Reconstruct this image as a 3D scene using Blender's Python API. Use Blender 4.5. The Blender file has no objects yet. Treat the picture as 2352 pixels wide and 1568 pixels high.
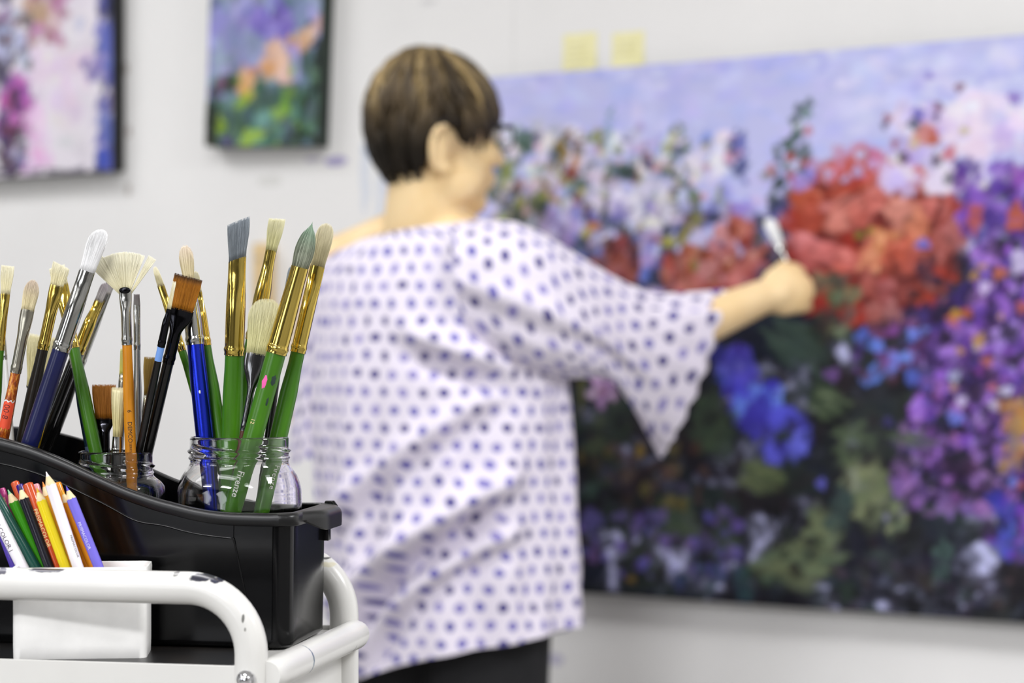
import bpy, bmesh, math, random
import numpy as np
from mathutils import Vector, Matrix, noise as mnoise

S = bpy.context.scene
C = S.collection
PI = math.pi
random.seed(7)
rng = np.random.default_rng(11)

# ---------------------------------------------------------------- camera, world, lights, exposure
FPX, CX, CY, CAMZ = 5000.0, 1176.0, 811.0, 1.2
cam_d = bpy.data.cameras.new('camera')
cam = bpy.data.objects.new('camera', cam_d); C.objects.link(cam)
cam.location = (0, 0, CAMZ); cam.rotation_euler = (PI/2, 0, 0)
cam_d.sensor_width = 36.0; cam_d.lens = 36.0*FPX/2352.0
cam_d.shift_y = (CY-784.0)/2352.0
cam_d.clip_start = 0.05
cam_d.dof.use_dof = True; cam_d.dof.focus_distance = 1.565; cam_d.dof.aperture_fstop = 5.4
S.camera = cam
S.view_settings.view_transform = 'Standard'; S.view_settings.look = 'None'
S.view_settings.gamma = 1.0; S.view_settings.use_curve_mapping = False
S.view_settings.exposure = -0.36
S.cycles.use_denoising = True
S.cycles.max_bounces = 14; S.cycles.transmission_bounces = 12; S.cycles.glossy_bounces = 6; S.cycles.diffuse_bounces = 5
S.cycles.transparent_max_bounces = 12
S.cycles.sample_clamp_indirect = 6.0
W = bpy.data.worlds.new('world'); S.world = W; W.use_nodes = True
W.node_tree.nodes['Background'].inputs[0].default_value = (.9, .95, 1, 1)
W.node_tree.nodes['Background'].inputs[1].default_value = 0.3

# wall frame: u runs right along the painted wall, n out of it into the room
UX, UY = .8434, -.5373
NX, NY = -.5373, -.8434
W0X, W0Y = .503-.04*NX, 3.57-.04*NY
ROOM_A = math.atan2(UY, UX)
def Wp(u, n, z): return Vector((W0X+u*UX+n*NX, W0Y+u*UY+n*NY, z))
def P(px, py, D): return Vector(((px-CX)/FPX*D, D, CAMZ-(py-CY)/FPX*D))
CEIL = 2.75
PANELS = [(-2.2, 1.0, 27), (-.25, 1.6, 27), (2.5, 1.35, 96), (-1.9, 3.6, 8), (.6, 3.3, 16), (3.0, 3.6, 26), (-1.2, 5.3, 55), (1.2, 5.2, 168)]  # wall row follows the canvas shadows; mid-room and rear ones are added fill
PANEL_LABELS = ['over the two left paintings', 'over the painter', 'over the right end of the large canvas', 'mid-room on the left, added as unseen fill', 'over the trolley, added as unseen fill', 'mid-room on the right, added as unseen fill', 'at the rear on the left, added as unseen fill', 'at the rear, behind the trolley, added as unseen fill']
for (u, n, pw) in PANELS:
    ld = bpy.data.lights.new('ceiling_panel_and_fill_lamp', 'AREA'); ld.shape = 'RECTANGLE'; ld.size_y = 1.16; ld.size = 1.16; ld.size_y = .44
    ld.energy = pw; ld.color = (1.0, 1.0, 1.02)
    lo = bpy.data.objects.new('ceiling_panel_and_fill_lamp', ld); C.objects.link(lo)
    lo.location = Wp(u, n, CEIL-.03); lo.rotation_euler = (0, 0, ROOM_A)
# two unseen lamps added behind the camera for frontal fill and metal streaks
for (u, wd) in ((-1.53, 1.1), (.95, 1.0)):
    ld = bpy.data.lights.new('rear_fill_lamp', 'AREA'); ld.shape = 'RECTANGLE'; ld.size = wd; ld.size_y = 1.5
    ld.energy = 24; ld.color = (.97, 1.0, 1.06)
    lo = bpy.data.objects.new('rear_fill_lamp', ld); C.objects.link(lo)
    lo.location = Wp(u, 6.5, 1.55); lo.rotation_euler = Vector((-NX, -NY, 0)).to_track_quat('-Z', 'Z').to_euler()

# ---------------------------------------------------------------- materials
def lin(c):
    o = []
    for v in c[:3]:
        v = v/255.0
        o.append(v/12.92 if v <= .04045 else ((v+.055)/1.055)**2.4)
    return tuple(o)
def L4(c): return lin(c)+(1.0,)
class NT:
    def __init__(s, name):
        s.m = bpy.data.materials.new(name); s.m.use_nodes = True
        s.t = s.m.node_tree; s.b = s.t.nodes['Principled BSDF']
    def n(s, typ, **kw):
        x = s.t.nodes.new(typ)
        for k, v in kw.items(): setattr(x, k, v)
        return x
    def l(s, a, b): s.t.links.new(a, b)
    def coord(s, scale=(1, 1, 1), which='Object'):
        tc = s.n('ShaderNodeTexCoord'); mp = s.n('ShaderNodeMapping'); mp.inputs['Scale'].default_value = scale
        s.l(tc.outputs[which], mp.inputs[0]); return mp.outputs[0]
    def noise(s, vec, scale, detail=4, rough=.5):
        x = s.n('ShaderNodeTexNoise'); x.inputs['Scale'].default_value = scale
        x.inputs['Detail'].default_value = detail; x.inputs['Roughness'].default_value = rough
        s.l(vec, x.inputs['Vector']); return x.outputs['Fac']
    def ramp(s, fac, stops):
        r = s.n('ShaderNodeValToRGB'); e = r.color_ramp.elements
        while len(e) > 1: e.remove(e[0])
        e[0].position = stops[0][0]; e[0].color = stops[0][1]
        for p, c in stops[1:]:
            q = e.new(p); q.color = c
        s.l(fac, r.inputs[0]); return r.outputs[0]
    def mix(s, fac, a, b):
        x = s.n('ShaderNodeMix', data_type='RGBA')
        for sock, v in ((x.inputs[0], fac), (x.inputs[6], a), (x.inputs[7], b)):
            if hasattr(v, 'links'): s.l(v, sock)
            else: sock.default_value = v
        return x.outputs[2]
    def bump(s, h, strength=.2, dist=.001):
        x = s.n('ShaderNodeBump'); x.inputs['Strength'].default_value = strength; x.inputs['Distance'].default_value = dist
        s.l(h, x.inputs['Height']); s.l(x.outputs[0], s.b.inputs['Normal'])
    def base(s, v):
        if hasattr(v, 'links'): s.l(v, s.b.inputs['Base Color'])
        else: s.b.inputs['Base Color'].default_value = v
    def set(s, **kw):
        for k, v in kw.items(): s.b.inputs[k.replace('_', ' ')].default_value = v
        return s
def spots(nt, col, lst, wob=.35, wscale=60):
    """marks with a place and a shape of their own: (centre xyz, radii xyz, colour, alpha) in object coordinates"""
    tc = nt.n('ShaderNodeTexCoord')
    nz = nt.n('ShaderNodeTexNoise'); nz.inputs['Scale'].default_value = wscale; nz.inputs['Detail'].default_value = 3
    nt.l(tc.outputs['Object'], nz.inputs['Vector'])
    for (c, r, k, a) in lst:
        sub = nt.n('ShaderNodeVectorMath', operation='SUBTRACT'); nt.l(tc.outputs['Object'], sub.inputs[0]); sub.inputs[1].default_value = c
        dv = nt.n('ShaderNodeVectorMath', operation='DIVIDE'); nt.l(sub.outputs[0], dv.inputs[0]); dv.inputs[1].default_value = r
        ln = nt.n('ShaderNodeVectorMath', operation='LENGTH'); nt.l(dv.outputs[0], ln.inputs[0])
        ad = nt.n('ShaderNodeMath', operation='MULTIPLY_ADD'); nt.l(nz.outputs['Fac'], ad.inputs[0]); ad.inputs[1].default_value = wob*4; nt.l(ln.outputs['Value'], ad.inputs[2])
        mr = nt.n('ShaderNodeMapRange'); nt.l(ad.outputs[0], mr.inputs[0])
        mr.inputs[1].default_value = .9+wob*2; mr.inputs[2].default_value = 1.1+wob*2; mr.inputs[3].default_value = a; mr.inputs[4].default_value = 0
        col = nt.mix(mr.outputs[0], col, L4(k))
    return col
def plain(name, c, rough=.5, metal=0.0, coat=0.0, var=.06, vs=40, bump=0.0, spec=None):
    nt = NT(name); v = nt.noise(nt.coord(), vs, 5)
    a = tuple(min(1, x*(1-var)) for x in lin(c))+(1,); b = tuple(min(1, x*(1+var)) for x in lin(c))+(1,)
    nt.base(nt.ramp(v, [(.3, a), (.7, b)]))
    nt.set(Roughness=rough, Metallic=metal)
    nt.b.inputs['Coat Weight'].default_value = coat; nt.b.inputs['Coat Roughness'].default_value = .06
    if spec is not None: nt.b.inputs['Specular IOR Level'].default_value = spec
    if bump: nt.bump(nt.noise(nt.coord(), vs*6, 3), bump)
    return nt.m
def attr_mat(name, rough=.6, bump=0.0, sheen=0.0, spec=.18):
    nt = NT(name); a = nt.n('ShaderNodeAttribute', attribute_name='col'); nt.base(a.outputs['Color'])
    nt.set(Roughness=rough); nt.b.inputs['Specular IOR Level'].default_value = spec
    if bump: nt.bump(nt.noise(nt.coord((1, 1, 1)), 180, 4), bump, .002)
    return nt.m
def metal(name, c, rough=.14, streak=True):
    nt = NT(name)
    v = nt.noise(nt.coord((900, 900, 14)), 1, 3)
    k = lin(c)
    nt.base(nt.ramp(v, [(.3, tuple(x*.82 for x in k)+(1,)), (.7, tuple(min(1, x*1.08) for x in k)+(1,))]))
    nt.set(Metallic=1.0, Roughness=rough)
    nt.bump(v, .12, .0004)
    return nt.m
def lacquer(name, c, c2=None, rough=.22, wear=None):
    nt = NT(name); v = nt.noise(nt.coord((60, 60, 9)), 2.2, 5)
    c2 = c2 or tuple(x*.84 for x in c)
    col = nt.ramp(v, [(.34, L4(c2)), (.66, L4(c))])
    if wear:
        w = nt.noise(nt.coord((1, 1, .35)), 330, 2)
        m = nt.n('ShaderNodeMapRange'); nt.l(w, m.inputs[0]); m.inputs[1].default_value = .74; m.inputs[2].default_value = .76
        col = nt.mix(m.outputs[0], col, L4(wear))
    nt.base(col); nt.set(Roughness=rough); nt.b.inputs['Specular IOR Level'].default_value = .34
    nt.b.inputs['Coat Weight'].default_value = .16; nt.b.inputs['Coat Roughness'].default_value = .1
    return nt
def glass_mat(name, tint=(1, 1, 1)):
    nt = NT(name)
    nt.b.inputs['Base Color'].default_value = tint+(1,)
    nt.set(Roughness=0.0, IOR=1.47); nt.b.inputs['Transmission Weight'].default_value = 1.0
    return nt.m

# ---------------------------------------------------------------- mesh helpers
class MB:
    def __init__(s): s.v = []; s.f = []; s.c = []; s.uv = None
    def add(s, vs, fs, col=None):
        o = len(s.v); s.v += [tuple(x) for x in vs]; s.f += [tuple(i+o for i in f) for f in fs]
        if col is not None:
            s.c += ([col]*len(vs) if not isinstance(col, list) else col)
        return s
    def rings(s, rings, cap=True, closed=True, col=None):
        n = len(rings[0]); vs = [p for r in rings for p in r]; fs = []
        for i in range(len(rings)-1):
            for j in range(n if closed else n-1):
                k = (j+1) % n
                fs.append((i*n+j, i*n+k, (i+1)*n+k, (i+1)*n+j))
        if cap:
            fs.append(tuple(reversed(range(n)))); fs.append(tuple((len(rings)-1)*n+j for j in range(n)))
        return s.add(vs, fs, col)
    def loft(s, secs, n=20, sup=2.0, cap=True, col=None):
        """sections (z, a, b[, cx, cy])"""
        R = []
        for q in secs:
            z, a, b = q[:3]; cx, cy = (q[3], q[4]) if len(q) > 3 else (0, 0)
            r = []
            for j in range(n):
                t = 2*PI*j/n; c_, s_ = math.cos(t), math.sin(t); e = 2/sup
                r.append((cx+a*math.copysign(abs(c_)**e, c_), cy+b*math.copysign(abs(s_)**e, s_), z))
            R.append(r)
        return s.rings(R, cap, True, col)
    def box(s, x0, x1, y0, y1, z0, z1, M=None, col=None):
        vs = [Vector((x, y, z)) for z in (z0, z1) for y in (y0, y1) for x in (x0, x1)]
        if M is not None: vs = [M @ v for v in vs]
        return s.add(vs, [(0, 2, 3, 1), (4, 5, 7, 6), (0, 1, 5, 4), (2, 6, 7, 3), (0, 4, 6, 2), (1, 3, 7, 5)], col)
    def tube(s, pts, r, n=12, cap=True, col=None):
        pts = [Vector(p) for p in pts]; rs = r if isinstance(r, (list, tuple)) else [r]*len(pts)
        R = []; prev = None
        for i, p in enumerate(pts):
            d = (pts[min(i+1, len(pts)-1)]-pts[max(i-1, 0)]).normalized()
            if prev is None:
                a = Vector((0, 0, 1)) if abs(d.z) < .9 else Vector((1, 0, 0)); x = d.cross(a).normalized()
            else:
                x = (prev-d*prev.dot(d)).normalized()
            prev = x; y = d.cross(x)
            R.append([p+(x*math.cos(2*PI*j/n)+y*math.sin(2*PI*j/n))*rs[i] for j in range(n)])
        return s.rings(R, cap, True, col)
    def ell(s, c, ax, n=18, m=10, col=None):
        """ellipsoid with centre c and three axis vectors"""
        c = Vector(c); a, b, d = [Vector(x) for x in ax]; vs = [c-d]; 
        for i in range(1, m):
            p = -PI/2+PI*i/m
            for j in range(n):
                t = 2*PI*j/n; vs.append(c+(a*math.cos(t)+b*math.sin(t))*math.cos(p)+d*math.sin(p))
        vs.append(c+d); fs = []
        for j in range(n): fs.append((0, 1+(j+1) % n, 1+j))
        for i in range(m-2):
            for j in range(n):
                k = (j+1) % n; fs.append((1+i*n+j, 1+i*n+k, 1+(i+1)*n+k, 1+(i+1)*n+j))
        q = 1+(m-2)*n
        for j in range(n): fs.append((q+j, q+(j+1) % n, len(vs)-1))
        return s.add(vs, fs, col)
    def cap(s, p, q, r1, r2, n=16, m=5):
        p, q = Vector(p), Vector(q); d = (q-p); L = d.length; d.normalize()
        pts = []; rs = []
        for i in range(m+1):
            t = PI/2*i/m; pts.append(p-d*r1*math.cos(t)); rs.append(max(r1*math.sin(t), 1e-4))
        for i in range(m+1):
            t = PI/2*i/m; pts.append(q+d*r2*math.sin(t)); rs.append(max(r2*math.cos(t), 1e-4))
        return s.tube(pts, rs, n)
    def mesh(s, name):
        me = bpy.data.meshes.new(name); me.from_pydata([tuple(v) for v in s.v], [], s.f); me.validate(); me.update()
        if s.c and len(s.c) == len(me.vertices):
            a = me.color_attributes.new('col', 'FLOAT_COLOR', 'POINT')
            a.data.foreach_set('color', np.array([tuple(c[:3])+(1.0,) for c in s.c], dtype=np.float32).ravel())
        return me
    def build(s, name, mat, parent=None, smooth=True, bevel=0.0, seg=2, angle=None):
        me = s.mesh(name); bm = bmesh.new(); bm.from_mesh(me); bmesh.ops.recalc_face_normals(bm, faces=bm.faces)
        if bevel:
            ed = [e for e in bm.edges if len(e.link_faces) == 2 and e.calc_face_angle(0) > .5]
            bmesh.ops.bevel(bm, geom=ed, offset=bevel, segments=seg, affect='EDGES', profile=.6)
        bm.to_mesh(me); bm.free()
        return link(name, me, mat, parent, smooth, angle)
def link(name, me, mat, parent=None, smooth=True, angle=None):
    o = bpy.data.objects.new(name, me); C.objects.link(o)
    if mat: me.materials.append(mat)
    if smooth:
        me.polygons.foreach_set('use_smooth', [True]*len(me.polygons))
        if angle is None: angle = 35
        try: me.set_sharp_from_angle(angle=math.radians(angle))
        except Exception: pass
    if parent: o.parent = parent
    return o
def tag(o, label=None, cat=None, group=None, kind=None):
    for k, v in (('label', label), ('category', cat), ('group', group), ('kind', kind)):
        if v: o[k] = v
    return o
def empty(name, M=None, label=None, cat=None, group=None):
    o = bpy.data.objects.new(name, None); C.objects.link(o); o.empty_display_size = .05
    if M is not None: o.matrix_world = M
    return tag(o, label, cat, group)
def frame(origin, x, y, z):
    M = Matrix((x, y, z)).transposed().to_4x4(); M.translation = origin; return M
def smooth01(x): x = max(0., min(1., x)); return x*x*(3-2*x)

# ---------------------------------------------------------------- the room
ROOM = frame(Vector((W0X, W0Y, 0)), Vector((UX, UY, 0)), Vector((-NX, -NY, 0)), Vector((0, 0, 1)))
def t_of(px):
    k = (px-CX)/FPX; return (.503-3.57*k)/(.8434+.5373*k)
def wall_uz(px, py, off=0.0):       # a point of the picture on the plane of the canvases (wall frame u, z)
    t = t_of(px); Y = 3.57+.5373*t; return -t, CAMZ-(py-CY)*Y/FPX
def wall_at(px, py):                # the same on the wall surface itself
    k = (px-CX)/FPX; u = (k*W0Y-W0X)/(UX-k*UY); Y = W0Y+u*UY; return u, CAMZ-(py-CY)*Y/FPX
nt = NT('painted wall')
col = nt.ramp(nt.noise(nt.coord(), 3.0, 4), [(.3, L4((229, 228, 226))), (.7, L4((235, 234, 232)))])
marks = []
for (px, py, rx, rz, k, a) in [(772, 370, .03, .009, (150, 140, 195), .8), (720, 366, .02, .006, (170, 160, 195), .5),
        (852, 348, .018, .012, (120, 135, 160), .8), (838, 400, .012, .07, (196, 205, 222), .55), (872, 430, .008, .09, (190, 200, 220), .5), (893, 420, .014, .06, (186, 192, 222), .5),
        (620, 415, .03, .012, (205, 205, 200), .6), (1275, 1512, .018, .012, (170, 165, 200), .6), (290, 160, .006, .012, (150, 140, 125), .6),
        (296, 300, .006, .012, (150, 130, 120), .6), (295, 436, .006, .012, (150, 135, 125), .6), (1180, 60, .003, .1, (215, 214, 212), .5), (985, 4, .02, .006, (190, 190, 190), .5)]:
    u, z = wall_at(px, py); marks.append(((u, 0, z), (rx, 1, rz), k, a))
nt.base(spots(nt, col, marks, .3, 40)); nt.set(Roughness=.75); nt.bump(nt.noise(nt.coord(), 260, 3), .06, .001)
m_wall = nt.m
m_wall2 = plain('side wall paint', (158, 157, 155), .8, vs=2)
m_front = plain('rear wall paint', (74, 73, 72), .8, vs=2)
m_ceil = plain('ceiling tile paint', (232, 231, 228), .9, vs=30, bump=.1)
m_floor = plain('grey vinyl floor', (128, 126, 123), .35, vs=9, var=.1)
def panel(name, mat, x0, x1, y0, y1, z0, z1):
    mb = MB(); mb.box(x0, x1, y0, y1, z0, z1); o = mb.build(name, mat, None, False); o.matrix_world = ROOM; o['kind'] = 'structure'; return o
UL, UR, DEP = -3.6, 3.8, 6.6
panel('wall_back', m_wall, UL, UR, 0, .1, 0, CEIL)
panel('wall_left', m_wall2, UL-.1, UL, -DEP, .1, 0, CEIL)
panel('wall_right', m_wall2, UR, UR+.1, -DEP, .1, 0, CEIL)
panel('wall_front', m_front, UL-.1, UR+.1, -DEP-.1, -DEP, 0, CEIL)
panel('floor', m_floor, UL-.1, UR+.1, -DEP-.1, .1, -.1, 0)
panel('ceiling', m_ceil, UL-.1, UR+.1, -DEP-.1, .1, CEIL, CEIL+.1)
# unseen frames added round the two rear fill lamps
m_wf = plain('added fill frame white', (230, 230, 228), .5)
mb = MB()
for (x0, x1, z0_, z1_) in ((-2.14, -.92, .74, .8), (-2.14, -.92, 2.3, 2.36), (-2.14, -2.08, .8, 2.3), (-.98, -.92, .8, 2.3), (.39, 1.51, .74, .8), (.39, 1.51, 2.3, 2.36), (.39, .45, .8, 2.3), (1.45, 1.51, .8, 2.3)):
    mb.box(x0, x1, -DEP, -DEP+.05, z0_, z1_)
wo = mb.build('added_fill_frame', m_wf, None, False); wo.matrix_world = ROOM; wo['kind'] = 'structure'
panel('baseboard_back', plain('baseboard paint', (70, 68, 66), .4), UL, UR, -.012, 0, 0, .1)
m_house = plain('lamp housing white', (235, 235, 232), .4)
for i, (u, n, pw) in enumerate(PANELS):
    mb = MB()
    for (a, b, c_, d) in ((-.61, -.585, -.25, .25), (.585, .61, -.25, .25), (-.585, .585, -.25, -.225), (-.585, .585, .225, .25)):
        mb.box(u+a, u+b, -n+c_, -n+d, CEIL-.035, CEIL)
    o = mb.build('ceiling_light', m_house, None, False); o.matrix_world = ROOM
    tag(o, 'white framed ceiling light panel '+PANEL_LABELS[i], 'light', 'ceiling light panels')

# ---------------------------------------------------------------- paintings: pigment laid dab by dab on a fine grid
class Paint:
    def __init__(s, u0, u1, z0, z1, step, bg):
        s.u0, s.u1, s.z0, s.z1 = u0, u1, z0, z1
        s.nu = int((u1-u0)/step)+1; s.nz = int((z1-z0)/step)+1
        s.U, s.Z = np.meshgrid(np.linspace(u0, u1, s.nu), np.linspace(z0, z1, s.nz))
        s.a = np.zeros((s.nz, s.nu, 3)); s.a[:] = lin(bg); s.h = np.zeros((s.nz, s.nu))
    def dab(s, u, z, ru, rz, ang, col, al=1.0, soft=.35):
        R = max(ru, rz)*1.4
        du = (s.u1-s.u0)/(s.nu-1); dz = (s.z1-s.z0)/(s.nz-1)
        i0 = max(0, int((u-R-s.u0)/du)); i1 = min(s.nu, int((u+R-s.u0)/du)+2)
        j0 = max(0, int((z-R-s.z0)/dz)); j1 = min(s.nz, int((z+R-s.z0)/dz)+2)
        if i0 >= i1 or j0 >= j1: return
        x = s.U[j0:j1, i0:i1]-u; y = s.Z[j0:j1, i0:i1]-z
        c, q = math.cos(ang), math.sin(ang)
        X = (x*c+y*q)/ru; Y = (-x*q+y*c)/rz
        th = np.arctan2(Y, X); ph = rng.uniform(0, 6.28, 3)
        d = np.sqrt(X*X+Y*Y)*(1+.14*np.sin(3*th+ph[0])+.1*np.sin(5*th+ph[1])+.06*np.sin(9*th+ph[2]))
        m = np.clip((1-d)/soft, 0, 1); m = m*m*(3-2*m)*al
        m = m*(.86+.14*np.sin(Y*9+ph[0]))
        k = np.array(lin(col))
        s.a[j0:j1, i0:i1] = s.a[j0:j1, i0:i1]*(1-m[..., None])+k*m[..., None]
        s.h[j0:j1, i0:i1] += m*.0006*rng.uniform(.2, 1)
    def px(s, px, py, rx, ry, col, ang=0.0, al=1.0, soft=.4):
        u, z = wall_uz(px, py); t = t_of(px); k = (3.57+.5373*t)/FPX
        s.dab(u, z, rx*k/.92, ry*k, -ang, col, al, soft)
    def scat(s, x0, y0, x1, y1, n, r, cols, asp=(.6, 1.6), jit=14, al=.9, ang=(0, 3.14), soft=.4):
        for _ in range(n):
            c = cols[rng.integers(len(cols))]; c = tuple(np.clip(np.array(c)+rng.normal(0, jit, 3)*.6+rng.normal(0, jit*.6), 0, 255))
            rr = rng.uniform(r[0], r[1]); q = rng.uniform(*asp)
            s.px(rng.uniform(x0, x1), rng.uniform(y0, y1), rr, rr*q, c, rng.uniform(*ang), al, soft)
    def blob(s, cx, cy, rx, ry, n, r, cols, **kw):
        for _ in range(n):
            t = rng.uniform(0, 6.28); q = math.sqrt(rng.uniform(0, 1))
            x, y = cx+rx*q*math.cos(t), cy+ry*q*math.sin(t)
            s.scat(x, y, x, y, 1, r, cols, **kw)
    def flower(s, cx, cy, r, cols, core=None, n=6, ph=0.0):
        for k in range(n):
            t = ph+2*PI*k/n; c = cols[k % len(cols)]
            s.px(cx+r*.55*math.cos(t), cy+r*.5*math.sin(t), r*.5*rng.uniform(.8, 1.15), r*.36*rng.uniform(.8, 1.2), c, t+rng.normal(0, .2), .85, .7)
        if core: s.px(cx, cy, r*.2, r*.18, core, 0, 1)
    def build(s, name, mat, parent, n0):
        mb = MB(); vs = np.stack([s.U.ravel(), (-n0-s.h).ravel(), s.Z.ravel()], 1)
        idx = np.arange(s.nz*s.nu).reshape(s.nz, s.nu)
        f = np.stack([idx[:-1, :-1].ravel(), idx[:-1, 1:].ravel(), idx[1:, 1:].ravel(), idx[1:, :-1].ravel()], 1)
        me = bpy.data.meshes.new(name); me.from_pydata(vs.tolist(), [], f.tolist()); me.update()
        a = me.color_attributes.new('col', 'FLOAT_COLOR', 'POINT')
        c4 = np.ones((s.nz*s.nu, 4), dtype=np.float32); c4[:, :3] = s.a.reshape(-1, 3); a.data.foreach_set('color', c4.ravel())
        return link(name, me, mat, parent, True, 180)
m_paint = attr_mat('oil paint', .5, .25)
def canvas(label, u0, u1, z0, z1, side, p, tilt=0.0):
    c0 = Vector(((u0+u1)/2, 0, z0))
    base = ROOM @ Matrix.Translation(c0) @ Matrix.Rotation(tilt, 4, 'Y')
    r = empty('canvas_painting', base, label, 'painting')
    mb = MB(); mb.box(-(u1-u0)/2, (u1-u0)/2, -.0385, -.002, 0, z1-z0)
    mb.build('stretched_canvas', side, r, True, .002)
    o = p.build('painted_face', m_paint, r, .0388); o.location = -c0
    return r
# ---- the large flower painting
uL = -t_of(1092); uR = uL+1.83; zB, zT = .781, 1.6955
p = Paint(uL, uR, zB, zT, .0032, (186, 188, 228))
lav = [(188, 192, 240), (170, 177, 234), (200, 204, 244), (180, 181, 236), (194, 190, 236), (166, 174, 234)]
p.scat(1000, 60, 3400, 560, 900, (22, 60), lav, (.35, .8), 5, .6, (-.3, .3), .9)
p.scat(1100, 110, 2352, 200, 90, (14, 34), [(160, 165, 224), (176, 180, 230), (206, 208, 240)], (.3, .6), 5, .7, (-.2, .1), .8)
p.scat(1900, 90, 2352, 330, 90, (20, 50), [(205, 208, 238), (188, 190, 232), (214, 212, 238)], (.4, .9), 5, .7, (-.3, .3), .8)
# dark ground and foliage of the lower half
p.scat(1000, 640, 3400, 1480, 1500, (24, 70), [(26, 28, 32), (20, 20, 26), (34, 40, 40), (30, 34, 44), (40, 48, 46), (34, 30, 36)], (.5, 1.5), 4, .9)
p.scat(1250, 560, 3400, 680, 200, (20, 46), [(48, 50, 78), (40, 44, 60), (60, 60, 96), (36, 34, 50)], (.5, 1.3), 8, .85)
p.scat(2080, 360, 3400, 1150, 420, (18, 44), [(58, 40, 92), (44, 30, 66), (76, 50, 118), (36, 26, 48)], (.6, 1.4), 8, .85)
# hazy meadow left of the red flowers
mid = [(150, 170, 175), (122, 146, 140), (196, 200, 236), (210, 208, 232), (160, 164, 214), (106, 128, 120), (180, 184, 190), (176, 180, 232)]
p.scat(1120, 300, 1560, 480, 190, (10, 26), mid, (.6, 2.0), 12, .85, (-.6, .6), .5)
p.scat(1130, 310, 1700, 560, 300, (8, 19), [(60, 78, 66), (84, 100, 70), (132, 134, 60), (226, 222, 236), (214, 206, 224), (230, 226, 236), (150, 70, 70), (206, 150, 170), (56, 58, 96), (44, 60, 52), (124, 130, 200), (196, 190, 150)], (.6, 1.9), 12, .85)
p.scat(1130, 420, 1290, 520, 60, (8, 20), [(52, 66, 56), (90, 110, 90), (180, 176, 205), (196, 150, 160), (150, 140, 60), (40, 50, 48)], (.7, 1.8), 12, .85)
p.scat(1300, 470, 1800, 640, 190, (10, 26), [(58, 58, 104), (44, 46, 72), (92, 92, 160), (130, 128, 200), (36, 38, 50), (70, 74, 110), (170, 160, 204)], (.6, 1.5), 10, .85)
for (x, y0, y1, w, cols) in [(1560, 290, 420, 13, [(86, 106, 84), (60, 76, 62), (130, 150, 130)]), (1835, 235, 420, 19, [(50, 78, 62), (38, 62, 50), (84, 120, 96)]),
        (1790, 330, 470, 17, [(58, 76, 60), (46, 60, 52), (110, 120, 96)]), (1693, 300, 420, 13, [(76, 84, 150), (58, 66, 110), (98, 104, 180)]), (1300, 300, 420, 12, [(150, 130, 50), (120, 96, 40), (90, 60, 40)]),
        (1400, 250, 340, 9, [(120, 150, 170), (140, 164, 184)]), (1205, 300, 345, 14, [(70, 96, 84), (84, 110, 96)]), (1330, 300, 410, 10, [(196, 170, 190), (120, 60, 50)])]:
    for k in range(16):
        y = y0+(y1-y0)*k/15; c = cols[k % len(cols)]
        p.px(x+rng.normal(0, w*.8), y, w*rng.uniform(.5, 1.2), w*rng.uniform(.4, .9), c, rng.uniform(-.8, .8), .85)
p.flower(1470, 290, 66, [(196, 198, 238), (186, 188, 232), (206, 200, 236)], (176, 160, 206), 7)
p.scat(1420, 320, 1520, 350, 10, (8, 22), [(186, 160, 205)], (.3, .5), 6, .5, (-.3, .3))
p.flower(1492, 472, 74, [(226, 222, 238), (214, 208, 232), (232, 228, 240)], (150, 140, 200), 6, .3)
p.px(1495, 512, 30, 14, (226, 226, 214)); p.flower(1390, 450, 54, [(222, 214, 236), (206, 196, 228)], (150, 150, 110), 6)
p.flower(1622, 384, 58, [(226, 222, 236), (212, 206, 232), (234, 230, 236)], (190, 150, 160), 6, .2)
p.px(1320, 370, 34, 24, (215, 206, 224)); p.px(1345, 340, 26, 18, (206, 200, 232)); p.px(1440, 420, 22, 30, (190, 190, 236))
p.flower(1285, 520, 62, [(178, 156, 208), (160, 140, 200), (196, 184, 220)], (130, 110, 170), 6)
p.flower(1250, 420, 36, [(222, 206, 222), (216, 180, 186)], None, 5); p.px(1312, 395, 22, 20, (130, 58, 44)); p.px(1322, 372, 12, 22, (176, 120, 60)); p.px(1295, 350, 12, 30, (136, 110, 36))
p.px(1362, 520, 22, 14, (186, 120, 40)); p.px(1345, 535, 14, 14, (170, 160, 40)); p.px(1535, 555, 20, 16, (160, 156, 34)); p.px(1572, 545, 12, 40, (150, 140, 50), .2)
p.px(1612, 552, 36, 30, (196, 192, 230)); p.px(1640, 540, 22, 26, (176, 190, 236)); p.px(1700, 480, 30, 22, (150, 130, 204)); p.px(1722, 520, 26, 20, (180, 150, 210))
p.px(1445, 400, 26, 22, (44, 56, 60)); p.px(1640, 500, 24, 18, (40, 48, 66)); p.px(1480, 630, 18, 22, (86, 110, 190)); p.px(1445, 590, 12, 20, (94, 120, 200))
# dull red blooms on the left
red = [(170, 66, 54), (188, 88, 78), (150, 54, 44), (176, 92, 92), (140, 58, 58)]
p.blob(1412, 604, 52, 60, 44, (10, 24), [(128, 66, 62), (104, 50, 46), (156, 94, 88), (140, 74, 60), (70, 40, 44)], jit=9)
p.blob(1590, 634, 68, 62, 80, (10, 26), [(164, 82, 60), (146, 66, 48), (178, 104, 88), (158, 96, 92), (104, 46, 36), (186, 120, 108)], jit=9)
p.blob(1690, 590, 70, 88, 90, (10, 26), [(158, 76, 62), (172, 98, 92), (136, 58, 46), (186, 116, 112), (96, 40, 36), (196, 130, 130)], jit=9)
p.px(1595, 610, 12, 18, (120, 110, 60)); p.px(1640, 665, 60, 14, (140, 56, 54), -.2); p.px(1500, 672, 40, 14, (176, 160, 206)); p.px(1420, 672, 34, 12, (50, 56, 80))
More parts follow.
